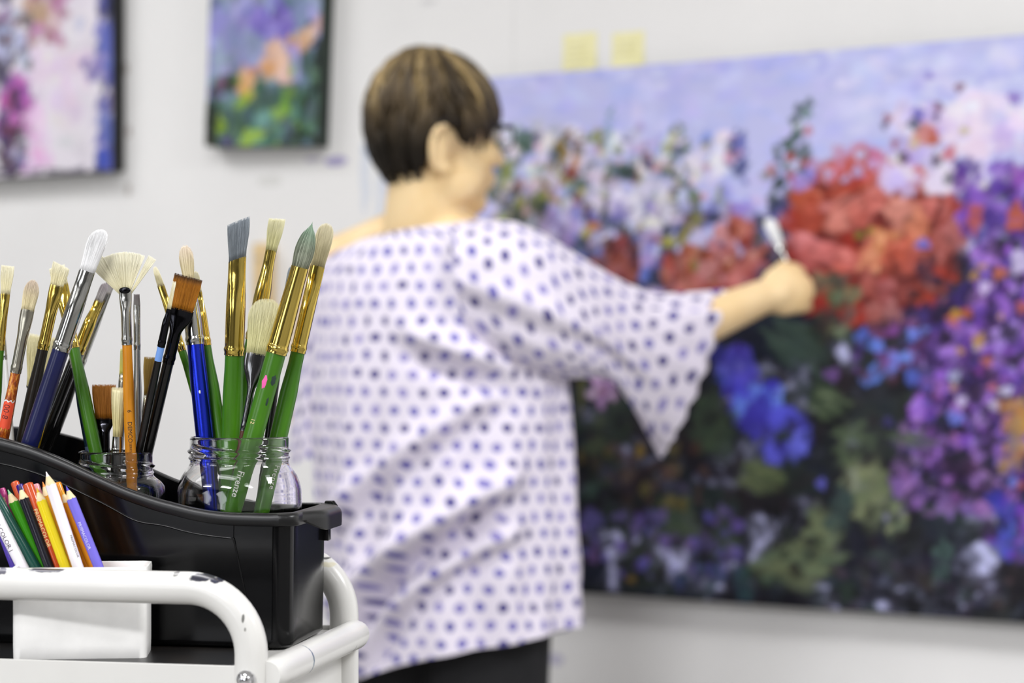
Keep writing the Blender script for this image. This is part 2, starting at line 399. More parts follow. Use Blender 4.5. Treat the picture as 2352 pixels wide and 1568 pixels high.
# dark stems and leaves round the hand
p.scat(1740, 500, 1850, 690, 40, (10, 26), [(40, 44, 54), (60, 66, 70), (84, 80, 96), (38, 50, 46)], (.5, 1.6), 6, .85)
# the big red flower
p.blob(2005, 545, 196, 170, 150, (24, 46), [(150, 48, 34), (164, 56, 40), (130, 40, 32)], jit=6, al=.95)
for (x, y, rx, ry, c, a) in [(1850, 452, 52, 44, (184, 72, 46), .3), (1862, 500, 44, 50, (170, 56, 38), .2), (1955, 420, 58, 50, (186, 66, 46), -.4), (1990, 400, 60, 36, (192, 74, 58), .1), (1905, 400, 38, 40, (190, 84, 74), .4),
        (2055, 410, 60, 44, (182, 66, 40), -.2), (2105, 400, 46, 34, (196, 90, 54), .3), (2085, 425, 36, 30, (200, 96, 50), 0), (2130, 440, 40, 50, (180, 70, 56), .3),
        (1940, 480, 60, 46, (204, 104, 90), -.5), (1925, 510, 42, 34, (208, 112, 98), -.3), (1975, 500, 34, 44, (192, 84, 72), .2), (2010, 460, 34, 50, (198, 92, 82), .1),
        (2080, 500, 52, 60, (210, 118, 100), -.3), (2105, 520, 40, 64, (204, 108, 78), .1), (2065, 480, 38, 40, (214, 126, 110), 0), (2150, 480, 46, 36, (196, 92, 84), .5), (2165, 560, 42, 62, (160, 70, 64), .2), (2200, 530, 32, 58, (172, 86, 84), 0),
        (1850, 560, 44, 40, (206, 104, 104), .4), (1875, 600, 62, 40, (198, 88, 84), .2), (1900, 580, 50, 36, (204, 96, 92), 0), (1945, 600, 40, 40, (204, 94, 86), .3), (1925, 625, 36, 26, (194, 76, 62), 0),
        (2010, 580, 50, 60, (202, 94, 74), .1), (2030, 560, 38, 50, (214, 130, 84), .2), (2000, 600, 34, 38, (216, 126, 90), 0), (2060, 590, 44, 60, (190, 76, 56), -.2), (2110, 600, 36, 50, (184, 76, 64), .3),
        (1990, 650, 34, 50, (160, 66, 58), .1), (2040, 680, 36, 60, (150, 62, 62), 0), (2010, 720, 30, 40, (164, 78, 72), 0), (2080, 660, 30, 50, (140, 52, 48), 0), (2050, 730, 28, 40, (156, 84, 84), 0), (2140, 650, 36, 30, (130, 60, 58), .4)]:
    c = (c[0]*.97, c[1]*.97+13, c[2]+11)
    p.px(x+3, y+ry*.22, rx*1.02, ry*.95, tuple(q*.52 for q in c), a, .85, .5); p.px(x, y, rx*.95, ry*.9, c, a, .92, .5)
    p.px(x-2, y-ry*.42, rx*.66, ry*.3, (min(255, c[0]+18), c[1]+26, c[2]+28), a, .6, .8)
    for k in range(7):
        p.px(x+rng.normal(0, rx*.45), y+rng.normal(0, ry*.45), rx*.3, ry*.22, tuple(np.clip(np.array(c)+rng.normal(0, 16), 0, 255)), rng.uniform(-.8, .8), .7)
for (x, y, rx, ry) in [(1905, 545, 44, 14), (1975, 545, 16, 36), (2025, 505, 14, 30), (1900, 618, 46, 10), (2150, 500, 10, 60), (2115, 450, 30, 8), (1965, 660, 14, 46), (2100, 640, 40, 14), (1950, 455, 40, 8), (2180, 610, 14, 40), (2060, 620, 12, 50)]:
    p.px(x, y, rx, ry, (86, 28, 26), rng.uniform(-.5, .5), .8)
p.px(1975, 540, 14, 10, (120, 110, 40)); p.px(2000, 530, 10, 12, (140, 120, 50))
p.scat(1840, 350, 2160, 420, 40, (8, 22), [(196, 100, 110), (170, 60, 60), (186, 180, 226), (186, 120, 150)], (.6, 1.6), 8, .8)
# pale flowers and red buds at the upper right
p.scat(2040, 230, 2420, 420, 120, (12, 34), [(224, 210, 232), (206, 196, 232), (190, 180, 228), (232, 224, 236), (176, 160, 220)], (.6, 1.5), 7, .8)
p.flower(2215, 300, 70, [(232, 216, 232), (224, 206, 230), (236, 226, 236)], (200, 190, 150), 7)
p.px(2170, 420, 54, 32, (230, 220, 234)); p.px(2240, 340, 40, 30, (226, 206, 226)); p.px(2150, 420, 30, 34, (216, 206, 230))
for (x, y, r, c) in [(2038, 272, 14, (140, 60, 62)), (2032, 288, 12, (70, 70, 90)), (2204, 200, 14, (120, 60, 70)), (2155, 245, 14, (110, 50, 50)), (2150, 268, 12, (70, 56, 80)), (2110, 262, 20, (86, 80, 180)), (2100, 285, 20, (60, 70, 84)), (2125, 310, 34, (186, 80, 58)), (2145, 318, 20, (180, 90, 50)), (2100, 330, 18, (200, 180, 150)), (2075, 362, 18, (52, 50, 62)), (2055, 330, 12, (150, 70, 70)), (2150, 368, 18, (60, 50, 60)), (2180, 352, 22, (196, 100, 96)), (2180, 410, 18, (60, 74, 76)), (2135, 175, 12, (130, 116, 200)), (2330, 225, 20, (120, 90, 180)), (1855, 300, 14, (180, 90, 80)), (1833, 290, 14, (200, 206, 220)), (1815, 360, 14, (176, 70, 48)), (1838, 420, 26, (150, 140, 214)), (1800, 470, 22, (48, 52, 96))]:
    p.px(x, y, r, r*.9, c, rng.uniform(0, 3), .9)
for (x, y, r_, c) in [(1330, 345, 16, (96, 82, 40)), (1205, 338, 26, (64, 88, 74)), (1165, 470, 20, (44, 56, 46)), (1225, 470, 18, (60, 80, 60)), (1250, 450, 16, (150, 150, 70)), (1440, 395, 24, (50, 66, 62)), (1545, 400, 18, (54, 66, 60)), (1566, 350, 16, (70, 92, 72)), (1700, 330, 18, (88, 94, 170)), (1706, 380, 18, (60, 66, 120)), (1600, 505, 22, (130, 128, 70)), (1790, 420, 24, (44, 60, 50)), (1830, 310, 24, (52, 84, 62)), (1846, 350, 26, (44, 72, 54)), (1815, 400, 18, (150, 60, 40)), (1770, 390, 16, (170, 110, 104)), (1860, 400, 22, (134, 120, 206)), (1780, 470, 26, (50, 54, 90)), (1740, 460, 26, (196, 180, 220)), (1360, 395, 20, (214, 206, 226)), (1420, 345, 14, (120, 130, 60))]:
    p.px(x, y, r_, r_*rng.uniform(.6, 1.3), c, rng.uniform(-.8, .8), .88, .5)
# lilac masses down the right side
lil = [(118, 80, 176), (96, 62, 156), (150, 100, 196), (80, 54, 132), (134, 88, 186), (168, 130, 214)]
p.scat(2200, 380, 2500, 540, 120, (10, 28), [(86, 54, 150), (110, 70, 170), (60, 40, 100), (134, 96, 190), (70, 46, 120)], (.6, 1.5), 9, .85)
p.scat(2230, 560, 2500, 800, 170, (10, 26), lil, (.6, 1.5), 9, .85)
p.scat(2100, 740, 2500, 1060, 260, (9, 24), lil+[(128, 84, 160), (110, 64, 140)], (.6, 1.5), 10, .85)
p.scat(2060, 1000, 2330, 1180, 110, (9, 22), [(112, 82, 136), (134, 96, 168), (92, 66, 118), (148, 112, 180)], (.5, 1.6), 9, .8)
p.scat(2090, 560, 2352, 1150, 120, (8, 26), [(34, 24, 48), (26, 22, 34), (48, 34, 66)], (.6, 1.5), 5, .8)
p.scat(2180, 540, 2352, 1130, 26, (8, 20), [(176, 96, 60), (170, 90, 70), (180, 140, 60), (196, 190, 220), (104, 120, 214)], (.6, 1.5), 9, .85)
p.px(2335, 500, 28, 40, (176, 88, 56)); p.px(2345, 600, 26, 34, (190, 180, 214)); p.px(2240, 500, 20, 44, (170, 84, 86))
p.scat(2300, 920, 2352, 1080, 20, (10, 24), [(170, 120, 70), (150, 120, 90), (180, 140, 60)], (.7, 1.8), 9, .8)
p.scat(2260, 1140, 2500, 1280, 50, (10, 26), [(80, 90, 190), (104, 60, 170), (60, 70, 160), (40, 34, 60)], (.6, 1.6), 8, .85)
p.scat(1960, 740, 2140, 880, 50, (8, 24), [(86, 96, 190), (110, 70, 140), (120, 70, 110), (60, 46, 90), (104, 134, 220), (80, 46, 60)], (.6, 1.5), 8, .8)
p.px(2015, 795, 20, 18, (100, 130, 220)); p.px(2083, 820, 16, 16, (110, 140, 226)); p.px(2095, 762, 16, 12, (116, 134, 226)); p.px(2120, 560, 20, 14, (110, 110, 200))
p.scat(1880, 640, 1960, 780, 24, (10, 26), [(86, 96, 80), (60, 70, 62), (120, 124, 96), (70, 60, 56)], (.6, 1.6), 8, .8)
# blue flower
blu = [(84, 84, 204), (100, 104, 220), (64, 60, 176), (76, 74, 190), (52, 46, 140)]
p.scat(1650, 800, 1730, 900, 46, (10, 24), [(70, 66, 170), (84, 82, 200), (50, 44, 120), (96, 84, 190)], (.6, 1.6), 8, .9)
p.scat(1690, 880, 1790, 960, 44, (10, 26), [(60, 54, 170), (84, 84, 210), (104, 130, 224), (52, 46, 140)], (.6, 1.6), 8, .9)
p.flower(1802, 998, 76, blu, (50, 60, 50), 8, .2); p.px(1800, 950, 40, 26, (84, 84, 210)); p.px(1840, 1010, 26, 30, (108, 112, 226)); p.px(1775, 1040, 22, 34, (92, 92, 214)); p.px(1700, 935, 22, 30, (100, 130, 226)); p.px(1795, 1004, 28, 12, (42, 52, 50)); p.px(1735, 960, 34, 60, (58, 52, 160), .3)
p.px(1886, 1110, 14, 16, (92, 90, 180)); p.px(2040, 970, 16, 14, (80, 74, 140)); p.px(1910, 860, 24, 18, (110, 80, 140))
# sage leaves
leaf = [(84, 100, 78), (66, 82, 68), (98, 112, 86), (54, 68, 60), (110, 120, 88)]
def big_leaf(cx, cy, rx, ry, ang, cols, n=16):
    c_, s_ = math.cos(ang), math.sin(ang)
    p.px(cx, cy, rx, ry, cols[-1], ang, .8, .6)
    for k in range(n):
        a = rng.uniform(-.85, .85); b = rng.uniform(-.8, .8)*math.sqrt(1-a*a)
        x, y = a*rx, b*ry; p.px(cx+x*c_-y*s_, cy+x*s_+y*c_, rx*.34, ry*.16, cols[rng.integers(len(cols))], ang+b*.5, .8, .6)
for (x, y, rx, ry, a, cc) in [(1835, 1290, 120, 74, -.15, leaf), (1880, 1230, 40, 90, .2, leaf), (1990, 1120, 60, 104, -.35, [(110, 120, 88), (94, 106, 78), (124, 132, 98)]), (1960, 1020, 50, 64, .1, [(70, 84, 64), (84, 98, 74)]), (2060, 1190, 24, 60, .1, [(128, 136, 104), (100, 112, 88)]),
        (1740, 1096, 64, 46, .3, [(84, 98, 66), (60, 74, 56), (98, 108, 74)]), (1900, 920, 56, 50, .3, [(84, 98, 72), (108, 122, 94), (66, 80, 60)]), (1400, 1010, 60, 130, .2, [(56, 66, 54), (70, 78, 58), (46, 58, 50)]), (1640, 980, 60, 90, -.2, [(48, 62, 50), (60, 74, 56)]), (1560, 1190, 60, 70, .3, [(52, 66, 56), (66, 78, 60)]), (1650, 1220, 50, 80, -.2, [(60, 72, 58), (50, 60, 52)]), (1930, 1170, 30, 80, .3, [(46, 64, 64), (60, 76, 72)]),
        (1830, 790, 90, 60, .5, [(50, 66, 60), (40, 54, 50), (66, 84, 74)]), (2160, 1290, 26, 70, .15, [(70, 92, 88), (54, 72, 70)]), (2030, 1290, 50, 30, .4, [(60, 70, 70), (50, 56, 58)]), (1480, 1220, 60, 40, .4, [(46, 58, 50), (36, 46, 42)]), (2090, 1010, 70, 24, .2, [(84, 96, 74), (66, 78, 64)]), (1350, 1130, 40, 24, -.3, [(54, 72, 66)])]:
    big_leaf(x, y, rx, ry, a, cc)
p.scat(1340, 940, 2100, 1380, 120, (8, 22), [(24, 24, 30), (18, 18, 22), (34, 28, 34)], (.5, 1.8), 4, .7)
p.scat(1330, 1000, 1620, 1160, 40, (8, 20), [(92, 84, 46), (60, 44, 40), (70, 50, 46), (84, 66, 60), (60, 56, 76)], (.5, 1.6), 6, .7)
p.flower(1384, 900, 44, [(206, 170, 214), (190, 148, 204), (214, 186, 218)], (170, 110, 150), 5, .4); p.px(1372, 866, 20, 20, (196, 156, 206))
p.scat(1330, 1170, 1700, 1340, 70, (7, 18), [(88, 78, 142), (104, 92, 168), (70, 60, 112), (96, 80, 130)], (.5, 1.6), 8, .75)
p.px(1360, 1190, 34, 24, (80, 74, 128)); p.px(1450, 1330, 14, 10, (120, 96, 46)); p.px(1335, 900, 8, 60, (84, 86, 40)); p.px(1470, 1035, 12, 20, (130, 108, 46))
p.scat(1900, 1280, 2360, 1420, 70, (10, 26), [(60, 52, 74), (46, 42, 54), (70, 60, 80), (56, 46, 44), (40, 44, 56)], (.4, 1.4), 6, .6)
p.scat(1000, 1350, 3400, 1490, 200, (20, 44), [(14, 14, 20), (18, 20, 28), (22, 22, 26)], (.3, .6), 3, .75, (-.1, .15))
p.scat(1560, 1300, 1720, 1370, 16, (10, 26), [(40, 58, 76), (44, 66, 70), (38, 46, 70)], (.5, 1.4), 5, .7)
side_dark = plain('painted canvas edge', (34, 34, 44), .55, var=.3, vs=14)
canvas('large wide canvas of red, blue and lilac garden flowers being painted on the wall', uL, uR, zB, zT, side_dark, p)

# ---- left painting: pale shape between dark plum blossom and a blue border
u1, z0 = wall_uz(257, 391); u0 = u1-.61
p = Paint(u0, u1, z0, z0+.80, .004, (222, 216, 224))
p.scat(-400, -700, 270, 420, 240, (24, 60), [(214, 210, 214), (206, 196, 210), (218, 214, 208), (202, 196, 206)], (.6, 1.4), 4, .6, soft=.8)
p.scat(60, -40, 150, 110, 40, (12, 32), [(186, 130, 176), (206, 170, 196), (180, 150, 120), (150, 104, 120), (214, 200, 200)], (.7, 1.6), 8, .75)
p.scat(60, 110, 200, 260, 50, (14, 34), [(222, 208, 224), (206, 186, 210), (216, 200, 220)], (.5, 1.2), 5, .6)
p.scat(-420, -700, 20, 410, 420, (12, 34), [(70, 56, 76), (50, 40, 54), (120, 96, 130), (160, 150, 190), (190, 186, 214), (104, 70, 100), (36, 30, 38)], (.6, 1.6), 8, .85)
p.scat(-10, -20, 70, 150, 40, (10, 26), [(70, 62, 70), (186, 190, 220), (150, 150, 180), (44, 38, 42), (110, 90, 84)], (.6, 1.8), 8, .85)
p.scat(-10, 180, 70, 250, 30, (10, 26), [(150, 84, 160), (120, 70, 130), (180, 100, 170), (60, 44, 60), (80, 56, 100)], (.6, 1.6), 8, .85)
p.scat(-10, 240, 62, 400, 60, (9, 22), [(60, 46, 64), (150, 146, 180), (196, 110, 180), (110, 60, 84), (80, 70, 110), (50, 40, 50)], (.6, 1.6), 8, .85)
p.scat(60, 250, 110, 385, 26, (10, 24), [(224, 180, 218), (214, 160, 206), (226, 206, 226)], (.6, 1.5), 5, .7)
p.scat(228, -700, 262, 400, 150, (9, 24), [(80, 86, 150), (62, 64, 110), (100, 110, 180), (50, 48, 80), (90, 96, 170)], (.9, 2.4), 7, .85, (-.2, .2))
p.scat(190, 130, 235, 180, 16, (9, 22), [(90, 84, 150), (120, 110, 170), (170, 160, 200)], (.6, 1.4), 7, .8)
p.px(182, 55, 16, 22, (190, 192, 214)); p.px(236, 365, 22, 34, (70, 86, 180)); p.px(150, 325, 30, 20, (206, 206, 210))
p.scat(-420, 388, 262, 396, 60, (10, 24), [(60, 60, 84), (80, 76, 100), (44, 44, 50)], (.2, .4), 5, .8, (-.1, .1))
canvas('pale pink and white abstract canvas with plum blossom and a black edge, leftmost', u0, u1, z0, z0+.80, plain('black canvas edge', (16, 16, 18), .6), p)

# ---- small painting: peach blooms over green leaves
ua, z0 = wall_uz(470, 336); ub, zb2 = wall_uz(727, 334); z0 = (z0+zb2)/2
p = Paint(ua, ub, z0, z0+.5, .003, (140, 140, 190))
p.scat(450, -400, 740, 200, 240, (14, 34), [(150, 148, 204), (128, 124, 190), (172, 170, 220), (120, 140, 160), (100, 116, 130), (140, 156, 176), (160, 160, 210)], (.7, 2.2), 8, .8, (-.3, .3))
p.scat(570, 20, 650, 75, 26, (10, 26), [(104, 92, 176), (120, 104, 190), (150, 140, 206), (88, 78, 160)], (.6, 1.5), 8, .85)
p.scat(500, -300, 740, 10, 60, (12, 30), [(90, 110, 100), (110, 130, 120), (130, 150, 150), (104, 96, 170)], (.6, 2), 8, .7)
p.scat(470, 190, 735, 340, 190, (10, 26), [(62, 84, 76), (50, 66, 62), (84, 120, 100), (96, 140, 130), (70, 96, 90), (44, 54, 54), (110, 150, 60)], (.6, 1.8), 8, .85)
p.scat(690, 60, 735, 330, 60, (10, 24), [(44, 62, 54), (70, 96, 96), (110, 136, 150), (36, 46, 44), (90, 120, 96)], (.8, 2.4), 8, .85, (-.2, .2))
for (x, y, rx, ry, c) in [(622, 130, 40, 46, (222, 178, 150)), (640, 150, 30, 44, (228, 190, 166)), (610, 160, 30, 26, (214, 160, 110)), (630, 112, 22, 30, (226, 190, 170)), (648, 175, 24, 22, (226, 190, 180)), (560, 185, 26, 40, (220, 172, 130)), (556, 205, 24, 26, (206, 160, 100)), (578, 165, 14, 16, (190, 120, 50)), (690, 88, 26, 32, (216, 170, 130)), (705, 70, 18, 22, (220, 186, 160)), (720, 50, 14, 30, (206, 170, 170)), (660, 90, 16, 14, (200, 150, 90)), (565, 222, 24, 16, (190, 180, 80))]:
    p.px(x, y, rx, ry, c, rng.uniform(-.6, .6), .92, .5)
    for k in range(6): p.px(x+rng.normal(0, rx*.4), y+rng.normal(0, ry*.4), rx*.35, ry*.25, tuple(np.clip(np.array(c)+rng.normal(0, 12), 0, 255)), rng.uniform(-.9, .9), .7)
for (x, y, rx, ry, c) in [(555, 236, 30, 16, (140, 170, 60)), (640, 255, 34, 20, (140, 176, 80)), (650, 230, 14, 40, (120, 166, 60)), (505, 292, 18, 24, (140, 170, 50)), (575, 318, 46, 22, (160, 190, 70)), (665, 160, 10, 20, (130, 170, 70)), (625, 225, 34, 26, (70, 96, 84)), (600, 275, 20, 26, (120, 164, 160)), (568, 262, 20, 26, (70, 92, 100)), (500, 200, 20, 20, (130, 90, 120)), (490, 220, 20, 24, (70, 60, 80)), (690, 130, 14, 26, (60, 80, 70)), (518, 328, 20, 12, (90, 60, 130)), (680, 310, 30, 20, (50, 60, 58))]:
    p.px(x, y, rx, ry, c, rng.uniform(-.5, .5), .9, .45)
p.scat(468, 250, 492, 335, 26, (8, 18), [(40, 48, 40), (54, 62, 48), (30, 36, 34)], (.7, 2), 5, .9)
canvas('small upright canvas of peach flowers over green leaves left of her head', ua, ub, z0, z0+.5, plain('dark green canvas edge', (30, 44, 36), .6, var=.3, vs=20), p, math.radians(2.6))

# ---- sticky notes and the wooden peg on the wall
m_note = NT('sticky note paper')
m_note.base(m_note.ramp(m_note.noise(m_note.coord(), 30, 3), [(.3, L4((234, 228, 170))), (.7, L4((240, 235, 188)))])); m_note.set(Roughness=.8)
m_pencil_mark = plain('pencil writing', (178, 172, 128), .8)
for (x0, x1, y0, lab, k) in [(1294, 1371, 80, 'yellow sticky note with faint writing, nearer the head of two', 5), (1407, 1480, 77, 'yellow sticky note, the one farther from the head of two', 3)]:
    ua, za = wall_at(x0, y0); ub, zb2 = wall_at(x1, y0)
    r = empty('sticky_note', ROOM @ Matrix.Translation(((ua+ub)/2, 0, za)), lab, 'note', 'sticky notes above the large canvas')
    w = ub-ua; mb = MB(); rows = []
    for i in range(7):
        z = -w*1.08*i/6; y = -.0006-.004*(i/6)**2
        rows.append([(-w/2, y, z), (0, y-.0004, z), (w/2, y, z), (w/2, y+.0003, z), (0, y-.0001, z), (-w/2, y+.0003, z)])
    mb.rings(rows, True); mb.build('paper', m_note.m, r)
    mb = MB()
    for i in range(k):
        z = -w*(.28+.16*i); y = -.0012-.004*(-z/w/1.08)**2
        xs = np.linspace(-w*.36, w*rng.uniform(.1, .36), 14)
        mb.tube([(x, y, z+.0022*math.sin(j*2.1+i)) for j, x in enumerate(xs)], .0005, 4)
    mb.build('handwriting', m_pencil_mark, r)
ua, za = wall_at(602, 560); ub, zb2 = wall_at(634, 560); _, zc = wall_at(620, 800)
r = empty('wooden_peg', ROOM @ Matrix.Translation(((ua+ub)/2, 0, zc)), 'pale wooden batten fixed upright on the wall behind the brushes', 'batten')
wd = NT('pale pine'); wd.base(wd.ramp(wd.noise(wd.coord((60, 60, 6)), 1.5, 5), [(.3, L4((206, 176, 126))), (.7, L4((226, 200, 152)))])); wd.set(Roughness=.6)
mb = MB(); w = ub-ua; mb.box(-w/2, w/2, -.03, 0, 0, za-zc); mb.build('batten', wd.m, r, True, .003)
mb = MB(); mb.ell((0, -.031, za-zc-.03), ((.004, 0, 0), (0, .002, 0), (0, 0, .004))); mb.build('screw_head', metal('screw steel', (150, 150, 150), .3), r)
# ================================================================ trolley
CROT = math.radians(11.5)
EX = Vector((math.cos(CROT), -math.sin(CROT), 0)); EY = Vector((math.sin(CROT), math.cos(CROT), 0)); EZ = Vector((0, 0, 1))
C0 = Vector((-.1707, 1.425, 0))
CARTM = frame(C0, EX, EY, EZ)
CARTI = CARTM.inverted()
def cart_loc(px, py, D): return CARTI @ P(px, py, D)
cart = empty('trolley', CARTM, 'white tubular metal trolley holding the black bin and the pencil cup', 'trolley')
nt = NT('white powder coat')
col = nt.ramp(nt.noise(nt.coord(), 9, 4), [(.3, L4((207, 206, 202))), (.7, L4((214, 213, 209)))])
RB = .0425; RT = .0109; RZ = 1.0455; CW = .221; CL = .44
cm = []
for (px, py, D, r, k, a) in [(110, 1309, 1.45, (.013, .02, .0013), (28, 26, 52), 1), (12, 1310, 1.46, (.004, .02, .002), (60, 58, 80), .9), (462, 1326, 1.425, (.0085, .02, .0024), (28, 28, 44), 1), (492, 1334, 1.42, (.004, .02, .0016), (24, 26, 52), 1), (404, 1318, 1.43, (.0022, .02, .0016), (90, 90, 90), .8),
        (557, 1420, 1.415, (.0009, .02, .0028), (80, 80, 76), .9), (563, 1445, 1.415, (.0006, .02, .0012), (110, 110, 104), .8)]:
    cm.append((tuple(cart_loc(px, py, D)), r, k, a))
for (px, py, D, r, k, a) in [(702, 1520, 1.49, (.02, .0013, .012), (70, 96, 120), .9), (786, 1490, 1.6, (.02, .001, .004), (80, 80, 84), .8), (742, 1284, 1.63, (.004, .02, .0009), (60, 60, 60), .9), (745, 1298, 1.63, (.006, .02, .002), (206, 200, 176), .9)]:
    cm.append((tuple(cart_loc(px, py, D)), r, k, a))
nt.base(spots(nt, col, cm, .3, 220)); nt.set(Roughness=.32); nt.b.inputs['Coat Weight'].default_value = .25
m_white = nt.m
def u_rail(y):
    pts = [(0, y, .075)]; pts += [(0, y, z) for z in (.3, .6, .9, .98)]
    for i in range(0, 15):
        a = PI/2*i/14; pts.append((-RB+RB*math.cos(a), y, RZ-RB+RB*math.sin(a)))
    for x in (-.1, -.2, -.3): pts.append((x, y, RZ))
    for i in range(0, 15):
        a = PI/2*i/14; pts.append((-CL+RB-RB*math.sin(a), y, RZ-RB+RB*math.cos(a)))
    pts += [(-CL, y, z) for z in (.98, .9, .6, .3, .075)]
    mb = MB(); mb.tube(pts, RT, 24); return mb
u_rail(0).build('front_rail', m_white, cart, angle=60)
u_rail(CW).build('back_rail', m_white, cart, angle=60)
BZ = .9895
for z in (BZ, .55, .2):
    mb = MB(); pts = [(.0112, -.002, z), (.0112, .004, z)]+[(.0112, CW*k/6, z) for k in range(1, 6)]+[(.0112, CW-.010, z), (.0112, CW-.004, z), (.0112, CW-.001, z)]
    mb.tube(pts, [RT*.86, RT]+[RT]*6+[RT*.9, RT*.62], 22); mb.build('side_bar', m_white, cart, angle=60)
    mb = MB(); mb.tube([(-CL, 0, z), (-CL, CW, z)], RT, 18); mb.build('side_bar', m_white, cart, angle=60)
m_chrome = metal('chrome', (225, 225, 228), .07)
LIPZ = .9945
for z in (LIPZ, .558, .208):
    mb = MB()
    x0, x1, y0, y1 = -CL+.004, -.0005, -.002, CW+.002
    mb.box(x0, x1, y0, y1, z-.0055, z-.0035)                # floor sheet
    mb.box(x0, x1, y0-.0016, y0, z-.06, z+.0012)             # front apron
    mb.box(x0, x1, y1, y1+.0016, z-.06, z)
    mb.box(x0-.0016, x0, y0, y1, z-.06, z+.004); mb.box(x1, x1+.0016, y0, y1, z-.06, z)
    mb.build('tray', m_white, cart, True, .0006, 1)
for (x, y, z) in ((0, 0, None), (-CL, 0, None)):
    q = cart_loc(574, 1562, 1.412); mb = MB()
    yy = -RT
    mb.add([], [])
    n = 20; R = []
    for (d, r) in ((.0012, .0062), (0, .0064), (-.0012, .0062), (-.0022, .0045), (-.0034, .0042), (-.0044, .003), (-.0047, .0006)):
        R.append([(x+q.x*0+r*math.cos(2*PI*k/n)*(1 if d > -.0015 else 1-.12*(k % 3 == 0)), yy+d+.0004, q.z+r*math.sin(2*PI*k/n)) for k in range(n)])
    mb.rings(R, True); mb.build('cap_screw', m_chrome, cart)
m_wheel = plain('castor rubber', (40, 40, 42), .5)
for (x, y) in ((0, 0), (-CL, 0), (0, CW), (-CL, CW)):
    mb = MB(); mb.tube([(x, y, .085), (x, y, .055)], .008, 12); mb.box(x-.013, x-.010, y-.012, y+.012, .02, .06); mb.box(x+.010, x+.013, y-.012, y+.012, .02, .06); mb.box(x-.013, x+.013, y-.012, y+.012, .058, .062)
    c = mb.build('castor', m_chrome, cart, True)
    mb = MB(); n = 24
    mb.rings([[(x+xx, y+r*math.cos(2*PI*k/n), .026+r*math.sin(2*PI*k/n)) for k in range(n)] for (xx, r) in ((-.009, .02), (-.007, .0255), (.007, .0255), (.009, .02))]); mb.build('wheel', m_wheel, c)

# dark mat lying on the tray under the bin
TZ = LIPZ-.0035
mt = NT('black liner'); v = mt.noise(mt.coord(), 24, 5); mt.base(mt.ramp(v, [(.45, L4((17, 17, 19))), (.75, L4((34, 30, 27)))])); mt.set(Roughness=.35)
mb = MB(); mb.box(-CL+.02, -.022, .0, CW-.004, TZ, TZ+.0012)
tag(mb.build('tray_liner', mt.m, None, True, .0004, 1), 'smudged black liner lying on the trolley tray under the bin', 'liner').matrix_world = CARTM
mb = MB(); r2 = random.Random(5)
for i in range(150):
    x = -.028-.1*r2.random(); y = .0012+.003*r2.random(); s_ = .0004+.0009*r2.random()
    mb.ell((x, y, TZ+.0012+s_*.6), ((s_, 0, 0), (0, s_*.7, 0), (0, 0, s_*.7)), 6, 4)
o = mb.build('paint_flake', plain('dry paint flakes', (214, 206, 170), .7, var=.3, vs=800)); o.matrix_world = CARTM
tag(o, 'crumbs of dry paint along the front edge of the black liner', 'crumbs', kind='stuff')

# ================================================================ black bin
BROT = math.radians(9)
BX = Vector((-math.cos(BROT), math.sin(BROT), 0)); BY = Vector((math.sin(BROT), math.cos(BROT), 0))   # local x runs LEFT along the bin, y away
BO = P(672, 1182, 1.525); BO.z = 0
BFLOOR = TZ+.0014
BINM = frame(BO, BX, BY, EZ)
RIMPX = [(672, 1183), (600, 1183), (530, 1181), (492, 1178), (436, 1168), (400, 1158), (362, 1149), (290, 1124), (217, 1091), (145, 1057), (72, 1028), (0, 1008), (-60, 998), (-120, 994)]
rim = []
for (px, py) in RIMPX:
    k = (px-CX)/FPX; s_ = (BO.x-k*BO.y)/(k*BX.y-BX.x); D = BO.y+s_*BX.y; rim.append((s_, CAMZ-(py-CY)/FPX*D))
rs = [r[0] for r in rim]+[rim[-1][0]+.03, .36]; rz = [r[1] for r in rim]+[rim[-1][1]+.001, rim[-1][1]+.001]
def rim_z(s_): return float(np.interp(s_, rs, rz))
_sm = np.linspace(0, .35, 141); _zz = np.array([rim_z(s_) for s_ in _sm])
for _ in range(6): _zz[1:-1] = (_zz[:-2]+2*_zz[1:-1]+_zz[2:])/4
def rim_z(s_): return float(np.interp(s_, _sm, _zz))
BL, BD, WT = .335, .112, .0025
def taper(z): return .003*(1-(z-BFLOOR)/.19)            # inward lean of the walls towards the floor
blk = NT('black plastic'); v = blk.noise(blk.coord(), 120, 3)
blk.base(blk.ramp(blk.noise(blk.coord((1, 1, 1)), 14, 4), [(.3, L4((6, 6, 7))), (.7, L4((10, 10, 12)))])); blk.set(Roughness=.16); blk.b.inputs['Specular IOR Level'].default_value = .26; blk.bump(v, .03, .0006)
m_bin = blk.m
m_rim = plain('black plastic rim', (16, 16, 17), .34, vs=60, spec=.35)
bin_ = empty('storage_bin', BINM @ Matrix.Translation((0, 0, BFLOOR)), 'black plastic bin with a swooping rim standing on the white trolley', 'bin')
def bz(z): return z-BFLOOR
